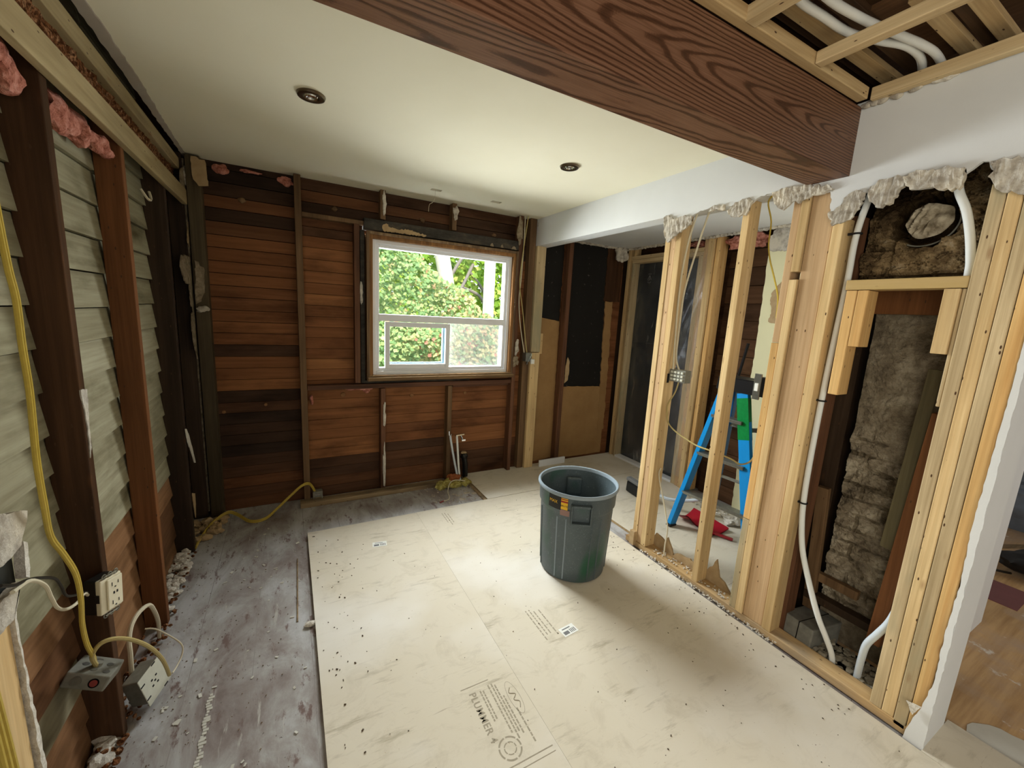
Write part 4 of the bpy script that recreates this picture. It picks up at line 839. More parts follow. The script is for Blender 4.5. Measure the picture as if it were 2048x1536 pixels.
rs(3.23, 3.34, 2.395, 2.45, 0, 2.30, 'pine_z', 'pale post beside the dark boards with its wide side showing')
rs(3.25, 3.36, 2.35, 2.39, 0, 2.30, 'pine_warm', 'warm toned stud against the dark boards')
o = B().box(3.245, 3.33, 2.55, 3.34, -.001, .022).build('threshold', 'vinyl', bevel=.003); tag(o, 'white threshold strip under the plastic covered doorway', 'threshold')
b = B().box(3.36, 3.385, 2.52, 3.37, 0, 2.15); D1 = struct(b.build('door_1', 'dark_panel'))
B().box(3.345, 3.36, 2.52, 3.37, 1.29, 1.32).build('mid_rail', 'dark_panel', D1)
b = B(); vs = []; fs = []; NY, NZ = 50, 90
for i in range(NY+1):
    for j in range(NZ+1):
        y = 2.50+.85*i/NY; z = .02+2.15*j/NZ; x = 3.337+.012*noise.fractal(Vector((y*4, z*2.2, 0)), .8, 2, 3)-.01*abs(noise.noise(Vector((y*7+z*3, z*1.5, 5)))); x = max(3.318, min(3.35, x)); vs.append((x, y, z))
for i in range(NY):
    for j in range(NZ): a = i*(NZ+1)+j; fs.append((a, a+1, a+NZ+2, a+NZ+1))
b.add(vs, fs); PF = tag(b.build('plastic_film', 'film', smooth=True), 'clear wrinkled plastic film taped over the dark doorway', 'plastic film')
for yc in (3.163, 2.69):
    b = B(); q = lambda *p: [(3.314, yc+a, 1.99+c) for a, c in p]
    for ln in (((-.022, .045), (.022, .045)), ((-.026, -.015), (0, .030)), ((.026, -.015), (0, .030)), ((-.012, -.005), (.012, -.020)), ((0, .030), (0, -.012)), ((-.022, -.035), (-.008, -.045), (.008, -.045), (.022, -.035))): b.tube(q(*ln), .0022, 5, smooth=False)
    b.build('printed_mark', 'label_grey', PF)
b = B(); vs = []; fs = []; NY = 16
for i in range(NY+1):
    for j in range(NZ+1):
        y = 2.44+.20*i/NY; z = .1+2.08*j/NZ; x = 3.235-.025*noise.noise(Vector((y*10+z*2, z*2, 9)))-.02*(i/NY) ; x = min(x, 3.243); vs.append((x, y, z))
for i in range(NY):
    for j in range(NZ): a = i*(NZ+1)+j; fs.append((a, a+1, a+NZ+2, a+NZ+1))
b.add(vs, fs); tag(b.build('plastic_film', 'film', smooth=True), 'loose crumpled strip of plastic film beside the right door jamb', 'plastic film')
b = B(); boards(b, 'y', 1.0, 2.34, 3.40, FZ, 2.60, .145, .03, lambda y, z: random.uniform(.15, .8), 1, .006, None, .008); b.box(3.432, 3.46, 1.0, 3.6, FZ, 2.66)
struct(b.build('wall_back_room', 'sheath_dark'))
struct(B().box(2.182, 3.44, 1.08, 1.115, FZ, 2.31).build('wall_back_room_near', 'old_dark'))
fluff('pink_insulation', [((3.33, 2.22, 2.24), (.04, .11, .05)), ((3.33, 2.08, 2.24), (.04, .08, .05)), ((3.33, 2.60, 2.27), (.03, .12, .03))], 'pink', 'pink insulation tucked above the dark boards beside the doorway', 9)
YB = tag(B().prism(jag([(1.915, .02), (1.925, .8), (1.922, 1.4), (1.935, 2.20), (1.13, 2.20), (1.13, .02)], .003, .03, 5), 'x', 3.255, 3.268).build('yellow_wallboard', 'yellow_board'), 'pale yellow wallboard sheet with a torn brown patch', 'wallboard')
B().prism(jag([(1.80, 1.90), (1.70, 1.88), (1.70, 1.60), (1.78, 1.58), (1.855, 1.60), (1.845, 1.68), (1.865, 1.76), (1.86, 1.82)], .005, .015, 5), 'x', 3.252, 3.255).build('torn_patch', 'paper', YB)
B().prism(jag([(1.94, 2.21), (1.93, 2.13), (1.80, 2.12), (1.70, 2.13), (1.62, 2.11), (1.62, 2.30), (1.80, 2.29), (1.90, 2.30)], .006, .015, 5), 'x', 3.245, 3.257).build('torn_patch', 'torn', YB)
# ladder
LD = empty('step_ladder', (2.75, 1.65, 0), 'blue fibreglass step ladder with black top cap behind the studs', 'ladder')
FL, FR, TL, TR = Vector((2.555, 1.950, 0)), Vector((2.62, 1.37, 0)), Vector((2.750, 1.800, 1.10)), Vector((2.725, 1.640, 1.10))
for a, t_ in ((FL, TL), (FR, TR)):
    r = B().bar(a+Vector((0, 0, .012)), t_, .034 if a is FL else .080, .070 if a is FL else .034, (1, 0, .1)).build('front_rail', 'blue', LD, .003)
    B().bar(a, a+(t_-a)*.02, .036, .076, (1, 0, .1)).build('foot', 'black', r)
BLf, BRf = Vector((3.02, 1.93, 0)), Vector((3.06, 1.30, 0)); BT1, BT2 = Vector((2.83, 1.76, 1.10)), Vector((2.83, 1.55, 1.10))
for a, t_ in ((BLf, BT1), (BRf, BT2)):
    r = B().bar(a+Vector((0, 0, .012)), t_, .022, .045, (1, 0, .1)).build('rear_rail', plain('blue_rail', (14, 82, 132), .4), LD, .003)
    B().bar(a, a+(t_-a)*.02, .03, .05, (1, 0, .1)).build('foot', 'black', r)
for u in (.27, .555, .82):
    p, q = FL.lerp(TL, u), FR.lerp(TR, u)
    B().bar(p, q, .075, .024, (0, 0, 1)).build('step', 'steel', LD, .004)
for u in (.35, .75):
    p, q = BLf.lerp(BT1, u), BRf.lerp(BT2, u); B().bar(p, q, .02, .02).build('rear_brace', 'steel_dull', LD, .002)
B().bar(FR.lerp(TR, .78), BRf.lerp(BT2, .78), .006, .03).build('spreader', 'steel_dull', LD)
B().bar(FL.lerp(TL, .78), BLf.lerp(BT1, .78), .006, .03).build('spreader', 'steel_dull', LD)
b = B().prism([(1.835, 1.10), (1.49, 1.10), (1.50, 1.19), (1.825, 1.19)], 'x', 2.70, 2.87); b.box(2.71, 2.86, 1.51, 1.815, 1.19, 1.197); cp = b.build('top_cap', 'black', LD, .006)
d = (TR-FR).normalized(); p0, p1 = FR.lerp(TR, .72), FR.lerp(TR, .97)
B().bar(p0, p1, .081, .0355, (1, 0, .1)).build('green_label', 'green', LD)
# things on the back room floor
b = B(); vs = []; fs = []
for i in range(17):
    for j in range(9):
        u, w = i/16, j/8; x = 2.66+.22*w+.02*u; y = 2.00-.30*u; z = .012+.05*(abs(w-.5)*2)**2*(1-u*.6)+.03*math.exp(-((u-.35)/.15)**2)*(1-w)
        vs.append((x, y, z))
for i in range(16):
    for j in range(8): a = i*9+j; fs.append((a, a+1, a+10, a+9))
k = len(vs); vs += [(x, y, z-.008) for x, y, z in vs]; fs += [tuple(q+k for q in f[::-1]) for f in fs]
b.add(vs, fs); DP = tag(b.build('dustpan', 'red', smooth=True), 'red plastic dustpan lying at the foot of the ladder', 'dustpan')
B().bar((2.74, 1.72, .02), (2.80, 1.60, .012), .03, .014).build('handle', 'red', DP, .004)
tag(B().tube([(2.72, 2.25, .10), (2.76, 2.17, .085), (2.82, 2.08, .10), (2.88, 1.98, .14), (2.90, 1.92, .2)], .014, 8).build('grey_conduit', 'pex_blueish', smooth=True), 'curved grey white hose behind the ladder foot', 'hose')
BR = empty('broom', (2.75, 2.45, 0), 'black bristled floor brush leaning by the doorway behind the triple post', 'broom')
B().bar((2.70, 2.56, .06), (2.69, 2.32, .045), .06, .10).build('bristles', 'black', BR, .01); B().bar((2.70, 2.57, .125), (2.69, 2.31, .11), .05, .03).build('brush_head', 'label_grey', BR, .006)
tag(B().tube([(3.06, 2.05, 0), (3.2, 1.995, 1.13), (3.225, 1.965, 1.42)], .011, 8, smooth=False).build('black_pole', 'black'), 'thin black pole leaning against the wall behind the ladder', 'pole')
b = B().chips([(random.uniform(3.07, 3.22), random.uniform(1.45, 2.30), .006) for k in range(120)], .014, .4)
tag(b.build('plaster_crumbs', 'foam'), 'white plaster debris at the foot of the yellow wallboard', 'debris', kind='stuff')
tag(B().blob((3.06, 1.76, .03), (.09, .06, .032), .5, 18, 3, 4).build('plaster_chunk', 'foam'), 'crumpled white plaster chunk below the yellow wallboard', 'plaster')
tag(B().box(3.10, 3.16, 1.42, 1.55, 0, .30).build('blue_carton', plain('carton_blue', (30, 120, 200), .4), bevel=.004), 'bright blue carton standing behind the ladder', 'carton')

# ------------------------------------------------------------------ ceiling fittings
for x, y, lab in ((.119, 2.139, 'brushed nickel recessed downlight over the middle of the room'), (1.498, 2.148, 'brushed nickel recessed downlight closer to the header wall')):
    R_ = .058
    o = B().lathe([(.030, -.002), (.034, -.010), (.046, -.013), (R_-.004, -.010), (R_, -.001), (R_, 0)], (x, y, CZ), 40).build('recessed_downlight', 'nickel', smooth=True); tag(o, lab, 'ceiling light', 'recessed ceiling downlights')
    B().lathe([(0, -.006), (.016, -.006), (.02, -.011), (.024, -.011), (.030, -.004)], (x, y, CZ), 32).build('lamp_lens', 'chrome', o, smooth=True)
for (x0, x1, y0, y1), lab in zip(HOLES, ('open ceiling box hole with a loose thread hanging from it', 'open ceiling box hole nearer the header wall')):
    b = B(); b.box(x0, x1, y0, y1, CZ+.05, CZ+.055)
    for q in ((x0-.004, x0, y0, y1), (x1, x1+.004, y0, y1), (x0, x1, y0-.004, y0), (x0, x1, y1, y1+.004)): b.box(q[0], q[1], q[2], q[3], CZ+.014, CZ+.055)
    o = b.build('ceiling_box', 'void'); tag(o, lab, 'electrical box', 'open ceiling boxes')
    bb = B(); cx, cy = (x0+x1)/2, (y0+y1)/2
    for k in range(4): bb.tube([(cx-.03+.015*k, cy, CZ+.045), (cx-.02+.015*k, cy+.01, CZ+.02), (cx-.025+.016*k, cy-.008, CZ+.008), (cx-.01+.012*k, cy-.01, CZ+.012)], .003, 6)
    bb.build('wire', 'steel', o)
tag(B().tube([(1.0, 3.15, 2.432), (.995, 3.15, 2.38), (.985, 3.16, 2.345), (.955, 3.15, 2.32), (.95, 3.15, 2.27)], .0015, 5).build('loose_thread', 'cord_cream'), 'thin thread dangling from the ceiling box hole', 'thread')

# ------------------------------------------------------------------ wires right of the window
cable([(1.915, 3.39, 2.43), (1.914, 3.38, 2.374), (1.914, 3.38, 2.134), (1.906, 3.38, 1.864), (1.896, 3.38, 1.681), (1.925, 3.38, 1.45), (1.985, 3.38, 1.188)], .0045, 'cord_cream', 'cream cable running from the ceiling along the right window stud', group=None)
cable([(1.94, 3.37, 2.43), (1.935, 3.37, 2.385), (1.917, 3.37, 2.221), (1.892, 3.37, 1.953), (1.892, 3.37, 1.794), (1.935, 3.37, 1.591), (1.985, 3.37, 1.31), (2.01, 3.37, 1.189)], .0045, 'cord_tan', 'tan cable looping beside the window down to the steel box')
eb = ebox('switch_box', 1.99, 2.055, 3.35, 3.42, 1.105, 1.19, 'small steel switch box mounted beside the pale post', 'steel')
b = B()
for k in range(5): b.box(1.995+.01*k, 2.0+.012*k, 3.335, 3.35, 1.08+.02*k, 1.10+.02*k)
b.build('bracket', 'chrome', eb); B().box(2.04, 2.075, 3.325, 3.35, 1.085, 1.13).build('switch_face', 'white_label', eb, .003)

# sink plumbing
o = tag(B().tube([(1.254, 3.37, .435), (1.275, 3.36, .30), (1.31, 3.35, .12), (1.335, 3.33, -.015)], .010, 10).build('water_pipe', 'pex_blueish', smooth=True), 'grey water pipe leaning left below the window', 'pipe', 'water pipes below the window')
B().tube([(1.243, 3.37, .43), (1.268, 3.37, .445)], .007, 8, smooth=False).tube([(1.246, 3.37, .435), (1.243, 3.37, .475)], .007, 8, smooth=False).build('valve', 'chrome', o)
o = tag(B().tube([(1.315, 3.36, .43), (1.325, 3.355, .30), (1.338, 3.345, .12), (1.352, 3.33, -.015)], .010, 10).build('water_pipe', 'pex', smooth=True), 'white water pipe with chrome valve below the window', 'pipe', 'water pipes below the window')
B().tube([(1.305, 3.36, .43), (1.385, 3.36, .436)], .009, 8, smooth=False).tube([(1.35, 3.36, .43), (1.36, 3.33, .40)], .008, 8, smooth=False).box(1.35, 1.385, 3.32, 3.345, .385, .40).build('valve', 'chrome', o)
o = tag(B().tube([(1.435, 3.42, -.02), (1.43, 3.42, .12), (1.415, 3.42, .20)], .026, 14).blob((1.42, 3.42, .20), (.033, .033, .03), .35, 30, 3, 2).build('drain_stub', plain('drain_black', (28, 26, 24), .3, 0, .5, .3, 60), smooth=True), 'black drain stub rising beside the water pipes', 'pipe')
B().blob((1.412, 3.42, .238), (.028, .025, .012), .4, 40, 2, 5).build('rag', 'paper', o)
w = fluff('yellow_insulation', [((1.18, 3.275, .012), (.085, .05, .040)), ((1.27, 3.255, .008), (.08, .045, .034)), ((1.385, 3.27, .012), (.045, .05, .034))], 'yellow_wool', 'yellow insulation wad packed around the water pipes', 20)
tag(B().blob((1.27, 3.30, .05), (.055, .035, .04), .5, 24, 3, 31).build('orange_insulation', plain('orange_fluff', (176, 106, 66), 1, 0, .05, .4, 50)), 'orange tuft on the yellow insulation wad', 'insulation')
o = tag(B().tube([(1.36, 3.235, .035), (1.27, 3.24, .055), (1.21, 3.22, .045), (1.17, 3.16, .0), (1.155, 3.08, -.012), (1.13, 3.03, -.013), (1.08, 3.015, -.010)], .0042, 8).build('loose_wire', 'cord_cream', smooth=True), 'white loose wire end lying on the grey floor', 'wire')
B().tube([(1.08, 3.015, -.010), (1.045, 3.0, -.010)], .006, 8, smooth=False).build('red_tip', 'red_hole', o)
b = B().chips([(random.uniform(1.0, 1.42), random.uniform(2.95, 3.34), FZ+.005) for k in range(90)], .010, .3)
for x, y in ((1.36, 3.06), (1.30, 3.09), (1.22, 2.99)): b.box(x, x+.05, y, y+.025, FZ, FZ+.006)
tag(b.build('plaster_crumbs', 'torn'), 'plaster and wood crumbs on the grey floor by the pipes', 'debris', kind='stuff')
# yellow cable lying at the foot of the back wall
cf = [(-.56, 2.96, -.005), (-.545, 3.10, .0), (-.51, 3.24, .01), (-.434, 3.33, .03), (-.375, 3.32, .01), (-.289, 3.22, -.012), (-.198, 3.22, -.012), (-.121, 3.29, .02), (-.03, 3.33, .09), (.05, 3.36, .145), (.105, 3.38, .14), (.145, 3.40, .05)]
b = B().tube(cf, .006, 8).tube([(x+.002, y+.004, z+.010) for x, y, z in cf], .006, 8)
tag(b.build('electrical_cable', 'cord_yellow', smooth=True), 'yellow twin cable looping over the floor to a box on the back wall', 'cable')
eb = ebox('electrical_box', .125, .195, 3.375, 3.43, .005, .075, 'small steel outlet box at the foot of the tall brown stud', 'steel_dull')
B().box(.13, .185, 3.365, 3.375, .02, .035).box(.14, .175, 3.362, 3.375, .05, .062).build('terminal', 'chrome', eb)
# rubbish along the left wall
def rub(nm, x0, x1, y0, y1, n, size, mat, label, z=0.0):
    b = B()
    for k in range(n): b.blob((random.uniform(x0, x1), random.uniform(y0, y1), FZ+random.uniform(.004, .03)+z), (size*random.uniform(.5, 1), size*random.uniform(.5, 1), size*random.uniform(.3, .7)), .6, 30, 2, k)
    return tag(b.build(nm, mat), label, 'debris', kind='stuff')
rub('plaster_rubble', -.64, -.56, 2.36, 2.93, 90, .026, 'foam', 'white plaster rubble between the orange and dark left studs')
rub('plaster_rubble', -.62, -.58, 1.60, 1.69, 14, .03, 'foam', 'white crumbly plaster at the foot of the wide brown stud')
rub('plaster_rubble', -.63, -.45, 3.05, 3.40, 26, .04, 'paper', 'brown torn scraps in the far left corner')
rub('wood_litter', -.64, -.55, 1.3, 1.69, 60, .016, 'cork', 'brown wood litter on the floor below the junction box')
rub('wood_litter', -.64, -.54, 1.75, 2.9, 110, .012, 'cork', 'brown wood litter along the foot of the left wall')
b = B().chips([(-.56+abs(random.gauss(0, .28)), random.uniform(1.3, 3.3), FZ+.003) for k in range(260)], .0035, .3)
tag(b.build('floor_grit', 'trim_edge'), 'dark grit scattered over the worn grey floor', 'debris', kind='stuff')
b = B().chips([(random.uniform(-.5, .05), random.uniform(1.2, 3.1), FZ+.002) for k in range(60)], .012, .12)
tag(b.build('plaster_flakes', 'skim'), 'pale flakes stuck to the worn grey floor', 'debris', kind='stuff')
tag(B().bar((.0, 2.62, FZ+.003), (-.01, 2.05, FZ+.003), .006, .004).build('floor_sliver', 'plate_old'), 'long wood sliver lying on the grey floor beside the floor sheet', 'sliver')
tag(B().blob((.045, 2.0, FZ+.010), (.03, .018, .012), .4, 30, 2, 3).build('plaster_chunk', 'foam'), 'small plaster lump beside the floor sheet edge', 'plaster')
b = B()
for k in range(40): y = 1.25+.013*k; b.box(-.33+.004*math.sin(k), -.315+.006*math.sin(k*1.7), y, y+.010, FZ, FZ+.003)
tag(b.build('paint_drip', 'skim'), 'dried white glue line on the worn grey floor', 'paint mark')

# ------------------------------------------------------------------ left wall electrics
cl = [(-.50, 1.235, 1.72), (-.50, 1.24, 1.65), (-.50, 1.247, 1.582), (-.50, 1.258, 1.522), (-.50, 1.255, 1.428), (-.50, 1.257, 1.33), (-.50, 1.25, 1.243), (-.50, 1.244, 1.165), (-.505, 1.26, 1.059), (-.53, 1.33, .951), (-.528, 1.37, .88), (-.522, 1.40, .802), (-.53, 1.43, .709), (-.549, 1.47, .607), (-.564, 1.52, .506), (-.575, 1.575, .423), (-.578, 1.59, .375)]
b = B().tube(cl, .0048, 8).tube([(x, y+.0085, z+.001) for x, y, z in cl], .0048, 8)
tag(b.build('electrical_cable', 'cord_yellow', smooth=True), 'yellow cable hanging down the left wall into the metal junction box', 'cable')
cable([(-.572, 1.592, .370), (-.575, 1.575, .423), (-.555, 1.58, .456), (-.526, 1.6, .448), (-.497, 1.64, .399), (-.469, 1.69, .317), (-.452, 1.74, .216), (-.450, 1.79, .105)], .0065, 'cord_tan', 'tan cable arching from the hanging junction box to the floor box')
cable([(-.565, 2.0, .183), (-.533, 2.0, .171), (-.483, 1.98, .135), (-.443, 1.95, .108), (-.436, 1.93, .079), (-.447, 1.89, .059), (-.448, 1.82, .085)], .003, 'cord_cream', 'thin cream wire looping on the floor beside the floor box')
cable([(-.575, 1.85, .10), (-.575, 1.86, .186), (-.58, 1.88, .234), (-.58, 1.92, .268), (-.571, 1.98, .277), (-.559, 2.05, .256), (-.555, 2.09, .202), (-.56, 2.15, .10), (-.57, 2.18, 0)], .008, 'cord_cream', 'thick white cable loop behind the floor box')
# junction box hanging
M_ = Matrix.Translation((-.5825, 1.5908, .3532)) @ Matrix(((.9005, .0442, .4327), (-.1556, .9617, .2255), (-.4062, -.2704, .8729))).to_4x4()
JB = tag(B().box(-.055, .055, -.055, .055, -.022, .022, .5, M_).build('junction_box', 'steel_dull', bevel=.004), 'square metal junction box hanging by the wide brown stud', 'electrical box')
def disc(M2, r, h, nm, mat, par, n=18, r0=0):
    b = B(); vs = []; 
    for rr_, hh in ((0, h), (r, h), (r, 0)):
        for k in range(n): vs.append(M2 @ Vector((rr_*math.cos(2*PI*k/n), rr_*math.sin(2*PI*k/n), hh)))
    fs = [(i*n+k, i*n+(k+1) % n, (i+1)*n+(k+1) % n, (i+1)*n+k) for i in range(2) for k in range(n)]; b.add(vs, fs); return b.build(nm, mat, par)
F_ = M_ @ Matrix.Translation((.022, -.055, 0)) @ Matrix.Rotation(PI/2, 4, 'X')
disc(F_, .0135, .001, 'knockout_hole', 'void', JB); disc(F_, .010, .0016, 'red_plug', 'red_hole', JB)
disc(M_ @ Matrix.Translation((-.022, -.055, 0)) @ Matrix.Rotation(PI/2, 4, 'X'), .014, .0012, 'knockout', 'steel', JB)
for qx, qy in ((-.03, .0), (.0, -.025), (.03, .012), (-.005, .03), (.035, -.03)): disc(M_ @ Matrix.Translation((qx, qy, .022)), .009, .0014, 'knockout', 'steel', JB)
disc(M_ @ Matrix.Translation((.0, .0, .022)), .012, .010, 'cable_clamp', 'steel_dull', JB)
# receptacle box on the wide brown stud, turned a little toward the room
G_ = Matrix.Translation((-.525, 1.626, .595)) @ Matrix(((.9013, .433, .0138), (-.4318, .8952, .1105), (.0355, -.1056, .9938))).to_4x4()
GF = tag(B().box(-.060, -.022, -.034, .036, -.055, .055, .5, G_).build('outlet_box', plain('dark_steel', (52, 50, 46), .45, .5, .5, .4, 40), bevel=.004), 'black steel box with almond double outlet on the wide brown stud', 'outlet')
B().box(-.022, -.006, -.036, .036, -.056, .056, .5, G_).build('receptacle', 'almond', GF, .003)
B().box(-.006, .0, -.018, .034, -.050, .050, .5, G_).build('receptacle_face', 'almond', GF, .003)
B().box(-.024, -.010, -.0375, -.034, -.014, .012, .5, G_).build('side_notch', 'black', GF)
b = B()
for zc in (-.030, .030):
    b.box(.0, .0008, -.004, -.002, zc-.006, zc+.006, .5, G_); b.box(.0, .0008, .017, .019, zc-.005, zc+.005, .5, G_); b.box(.0, .0008, .005, .010, zc-.014, zc-.010, .5, G_)
b.box(.0, .0008, .0, .005, -.004, .004, .5, G_); b.box(.0, .0008, .011, .016, -.004, .004, .5, G_); b.build('slot', 'black', GF)
for zc in (.063, -.063):
    b = B()
    for k, yy in enumerate((-.02, .0, .02)): b.tube([G_ @ Vector((-.008, yy+.007*math.cos(a), zc+.007*math.sin(a))) for a in [2*PI*q/8 for q in range(9)]], .0018, 5)
    b.box(-.010, -.006, -.022, .022, zc-.002, zc+.002, .5, G_); b.build('mounting_ear', 'steel', GF)
# box on the floor with a painted cover
M_ = Matrix.Translation((-.50, 1.817, .080)) @ Matrix(((.335, -.2333, .9129), (.9385, -.004, -.3454), (.0842, .9724, .2176))).to_4x4() @ Matrix.Translation((0, 0, -.0235))
FB = tag(B().box(-.052, .052, -.054, .054, -.045, .02, .5, M_).build('junction_box', 'steel_dull', bevel=.004), 'junction box with pale cover plate lying on the floor by the left wall', 'electrical box')
B().box(-.060, .060, -.060, .060, .02, .0235, .5, M_).build('cover_plate', 'plate_grey', FB, .002)
b = B()
for qx, qy in ((-.012, .012), (.0, .0), (.012, .014), (-.016, -.01), (.008, -.014)): b.box(qx-.004, qx+.004, qy-.003, qy+.003, .0236, .0245, .5, M_)
for qx, qy in ((-.05, -.03), (-.05, .03), (.03, -.058), (.02, .058)): b.box(qx-.010, qx+.010, qy-.0025, qy+.0025, .0236, .0245, .5, M_)
b.build('slot', 'black', FB)
# near left: drywall remnant, sunken box, post
DW = tag(B().prism(jag([(1.00, 1.13), (1.167, 1.091), (1.259, 1.055), (1.25, 1.03), (1.226, 1.007), (1.219, .993), (1.15, .985), (1.00, 1.02)], .003, .012, 6), 'x', -.545, -.530).build('drywall_remnant', 'torn'), 'grey drywall remnant above the open box at the left picture edge', 'drywall scrap')
DW2 = tag(B().prism(jag([(1.00, .93), (1.158, .918), (1.20, .918), (1.193, .919), (1.18, .886), (1.154, .857), (1.09, .858), (1.0, .90)], .003, .012, 6), 'x', -.545, -.530).build('drywall_remnant', 'torn'), 'rounded drywall remnant below the open box at the left edge', 'drywall scrap')
B().prism(jag([(1.222, 1.0), (1.236, .99), (1.232, .93), (1.225, .91), (1.212, .92), (1.218, .96)], .002, .01, 6), 'x', -.545, -.528).build('torn_strip', 'foam', DW2)
tag(B().box(-.60, -.548, 1.09, 1.222, .905, 1.005).build('electrical_box', plain('sea_steel', (58, 62, 60), .4, .4, .5, .3, 30), bevel=.003), 'dark sunken electrical box framed by torn drywall at the left edge', 'electrical box')
cable([(-.492, 1.05, .995), (-.505, 1.12, .954), (-.522, 1.2, .918), (-.528, 1.26, .886), (-.532, 1.33, .84), (-.543, 1.38, .789), (-.561, 1.45, .717), (-.568, 1.56, .654), (-.575, 1.60, .63)], .0035, 'cord_black', 'black wire bowing from the left edge box toward the outlet')
cable([(-.51, 1.12, .939), (-.518, 1.2, .915), (-.526, 1.27, .86), (-.539, 1.32, .796), (-.551, 1.37, .736), (-.557, 1.43, .69), (-.562, 1.5, .662), (-.568, 1.56, .651), (-.575, 1.60, .62)], .0042, 'cord_cream', 'white wire curling from the left edge box toward the outlet')
LP = tag(B().box(-.625, -.548, 1.105, 1.180, FZ, .90).build('corner_post', 'pine_z', bevel=.004), 'pale near post at the lower left picture edge', 'post')
tag(B().prism(jag([(1.180, .88), (1.190, .885), (1.186, .776), (1.192, .65), (1.200, .5), (1.207, .3), (1.21, FZ), (1.19, FZ), (1.188, .3), (1.182, .65)], .003, .015, 6), 'x', -.60, -.540).build('drywall_remnant', 'foam'), 'thin white drywall edge beside the pale near post', 'drywall scrap')
b = B()
for k in range(3): b.tube([(-.53, 1.03+.012*k, .90), (-.53, 1.045+.013*k, .7), (-.53, 1.06+.014*k, .45), (-.53, 1.075+.015*k, .2), (-.53, 1.085+.015*k, -.01)], .0060, 8)
tag(b.build('electrical_cable', 'cord_yellow', smooth=True), 'bundled yellow cables running down the pale near post', 'cable')

# ------------------------------------------------------------------ trash can
cx, cy = 1.535, 1.862
TCN = empty('trash_can', (cx, cy, 0), 'round grey plastic trash can standing on the beige floor', 'trash can')
prof = [(0, .012), (.186, .012), (.192, .004), (.198, .012), (.203, .10), (.2185, .425), (.222, .435), (.231, .452), (.2335, .545), (.2345, .548)]
inn = [(.2285, .548), (.2265, .46), (.214, .43), (.199, .10), (.190, .022), (0, .022)]
B().lathe(prof+inn, (cx, cy, 0), 72).build('body', 'can', TCN, smooth=True)
B().lathe([(.2275, .545), (.2285, .556), (.232, .564), (.240, .566), (.2445, .560), (.2455, .550), (.243, .545), (.2335, .545), (.2275, .545)], (cx, cy, 0), 72).build('rim', 'can_rim', TCN, smooth=True)
def ang(a): return Matrix.Translation((cx, cy, 0)) @ Matrix.Rotation(math.radians(a), 4, 'Z')
for a in (-122, 58):
    M_ = ang(a); b = B()
    b.box(.222, .262, -.058, -.050, .405, .515, .5, M_); b.box(.222, .262, .050, .058, .405, .515, .5, M_); b.box(.222, .262, -.058, .058, .400, .412, .5, M_); b.box(.222, .256, -.05, .05, .502, .515, .5, M_)
    h = b.build('handle', 'can', TCN, .003); B().box(.2290, .2350, -.049, .049, .413, .502, .5, M_).build('recess', 'can', h)
    if a > 0: B().box(.185, .215, -.05, .05, .385, .50, .5, M_).build('inner_bulge', 'can', TCN, .01)
for a in (-158, -143, -101, -86, -40, -20, 20, 40, 80, 100, 140, 160):
    M_ = ang(a); b = B(); b.add([M_ @ Vector(p) for p in ((.200, -.004, .02), (.2045, -.0015, .02), (.2045, .0015, .02), (.200, .004, .02), (.2165, -.004, .41), (.2215, -.0015, .405), (.2215, .0015, .405), (.2165, .004, .41))], [(0, 1, 2, 3), (4, 5, 6, 7), (0, 1, 5, 4), (1, 2, 6, 5), (2, 3, 7, 6), (3, 0, 4, 7)]); b.build('rib', 'can_rim' if a in (-158, -143) else 'can', TCN)
def curved(a0, a1, z0, z1, r0, r1, nm, mat, par):
    b = B(); n = 10; vs = []
    for k in range(n+1):
        a = math.radians(a0+(a1-a0)*k/n)
        for z, r in ((z0, r0), (z1, r1)): vs.append((cx+r*math.cos(a), cy+r*math.sin(a), z))
    b.add(vs, [(2*k, 2*k+1, 2*k+3, 2*k+2) for k in range(n)]); return b.build(nm, mat, par)
st = curved(-151, -141, .470, .538, .2355, .2362, 'brand_sticker', 'sticker_yellow', TCN)
curved(-151, -141, .512, .522, .2366, .2368, 'red_band', 'sticker_red', st); curved(-151, -141, .528, .534, .2366, .2369, 'red_band', 'sticker_red', st)
curved(-172, -151, .462, .540, .2352, .2360, 'dark_band', 'sticker_black', TCN); curved(-152, -138, .432, .468, .2320, .2350, 'tan_sticker', 'sticker_tan', TCN)
def ctext(body, a, z, size, mat, r=.2372):
    M_ = ang(a); p = M_ @ Vector((r, 0, z)); c = bpy.data.curves.new('lettering', 'FONT'); c.body = body; c.size = size; c.extrude = .0003; c.align_x = 'CENTER'; c.materials.append(MAT[mat])
    o = solid_text('lettering', c); o.parent = TCN; o.location = p-world_loc(TCN); o.rotation_euler = (PI/2, 0, math.radians(a)+PI/2)
ctext('BRUTE', -146, .487, .014, 'sticker_black'); ctext('MAX', -163, .497, .026, 'sticker_yellow')

# ------------------------------------------------------------------ right room: wrapped item, bag, tile
b = B(); vs = []; fs = []
for i in range(31):
    for j in range(25):
        y = -.2+1.15*i/30; z = FZ+.12+1.25*j/24; vs.append((5.30+.05*noise.noise(Vector((y*2, z*6, 0)))+.02*math.sin(z*70+2*y), y, z))
for i in range(30):
    for j in range(24): a = i*25+j; fs.append((a, a+1, a+26, a+25))
b.add(vs, fs); b.box(5.33, 5.42, -.2, .95, FZ, 1.3); tag(b.build('wrapped_panel', 'bag', smooth=True), 'silver plastic wrapped panel seen past the drywall end', 'wrapped panel')
tag(B().blob((4.36, .47, .07), (.13, .15, .09), .3, 8, 3, 3).build('black_bag', 'black', smooth=True), 'black bag lying on the plank floor past the drywall end', 'bag')
cable([(4.25, .55, 0), (4.15, .62, .02), (4.2, .70, .03), (4.3, .74, .01)], .008, 'cord_black', 'black wire curling from the black bag on the planks')
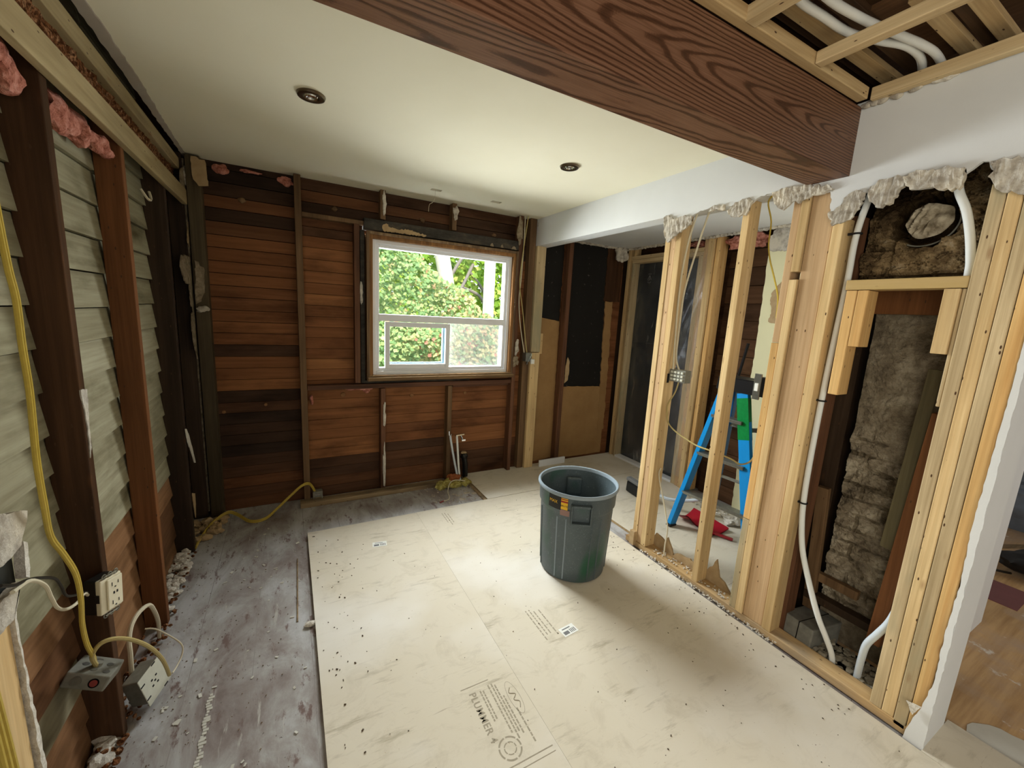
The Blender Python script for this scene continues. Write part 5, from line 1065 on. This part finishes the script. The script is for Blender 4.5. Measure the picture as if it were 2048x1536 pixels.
tag(B().box(3.72, 4.05, .42, .66, FZ+.004, FZ+.008).build('purple_tile', plain('tile_purple', (128, 84, 82), .6, 0, .3, .15, 8)), 'purplish tile remnant on the plank floor', 'tile')
tag(B().bar((4.55, .80, FZ+.008), (5.1, .55, FZ+.008), .05, .006).build('floor_batten', 'plate_old'), 'long thin strip on the plank floor near the bag', 'batten')

# ------------------------------------------------------------------ outside
struct(B().box(-12, 16, 3.6, 30, -.62, -.6).build('ground_outside', 'lawn'))
def leaves(b, pts, size, facing, tone):
    for p in pts:
        s = size*random.uniform(.6, 1.25); n = (Vector(facing)+Vector((random.uniform(-.8, .8), random.uniform(-.6, .4), random.uniform(-.4, .9)))).normalized()
        a = n.orthogonal().normalized(); a.rotate(Matrix.Rotation(random.uniform(0, 2*PI), 3, n)); c = n.cross(a)
        shape = [(-.05, -1), (.55, -.5), (.95, .1), (.45, .35), (0, 1.15), (-.45, .35), (-.95, .1), (-.55, -.5)]
        b.add([Vector(p)+a*u*s+c*w*s+n*(.12*s*(1-abs(u))) for u, w in shape], [tuple(range(8))], tone(p))
def ivytop(x): return 2.55 if x < 1.25 else 2.55-(x-1.25)*.68 if x < 2.9 else 1.43-(x-2.9)*.15
pts = []
for k in range(19000):
    x = random.uniform(.3, 5.0); z = random.uniform(-.3, ivytop(x)+.05*math.sin(x*9)); y = 5.75+.35*noise.noise(Vector((x*1.6, z*1.6, 0)))+random.uniform(-.12, .12)+max(0, z-1.2)*.12; pts.append((x, y, z))
def ivt(p): 
    r = random.random(); q = noise.noise(Vector((p[0]*1.3, p[2]*1.3, 4)))
    red = max(0, min(1, (p[0]-1.1)*.6-.2*(p[2]-1.4)))
    return min(1, max(0, .25+.35*r+.25*q+(.35*red if r > .45 else 0)+(.25 if r > .94 else 0)))
b = B(); leaves(b, pts, .034, (0, -1, .35), ivt); b.box(.2, 5.2, 6.15, 6.4, -.6, 1.3)
tag(b.build('ivy_hedge', 'ivy'), 'dense ivy with reddish autumn leaves outside the window', 'ivy', kind='stuff')
TR_ = empty('garden_tree', (2.2, 8.2, -.6), 'leafy tree with a pale leaning trunk outside the window', 'tree')
k = 8.2/6.0
B().tube([(2.95, 8.2, -.6), (2.93, 8.2, 1.6), (2.88, 8.2, 2.1), (2.72, 8.2, 2.85), (2.62, 8.2, 3.4)], .15, 14).build('trunk', 'bark', TR_, smooth=True)
b = B()
for q in ([(2.9, 8.3, 1.4), (3.3, 8.5, 2.0), (3.7, 8.8, 2.6)], [(3.35, 8.5, 2.05), (3.8, 8.6, 1.9), (4.1, 8.7, 1.5)], [(3.0, 8.4, 2.2), (3.5, 8.6, 2.9), (4.0, 8.8, 3.3)], [(3.6, 8.7, 2.4), (4.0, 8.8, 2.0), (4.3, 8.8, 1.4)]): b.tube(q, .035, 7)
b.build('branch', 'bark_dark', TR_)
pts = []
for k in range(11000):
    x = random.uniform(.6, 5.8); z = random.uniform(.6, 3.9); y = random.uniform(8.6, 10.2)
    if noise.noise(Vector((x*1.3, y*.6, z*1.3))) > -.5: pts.append((x, y, z))
b = B(); leaves(b, pts, .075, (0, -1, .35), lambda p: random.random()); b.build('crown', 'tree_leaf', TR_)
o = B().box(3.42, 3.59, 7.4, 7.57, -.6, 4.2).build('porch_post', 'white_post', bevel=.01); tag(o, 'white square post standing outside near the right of the window', 'post')
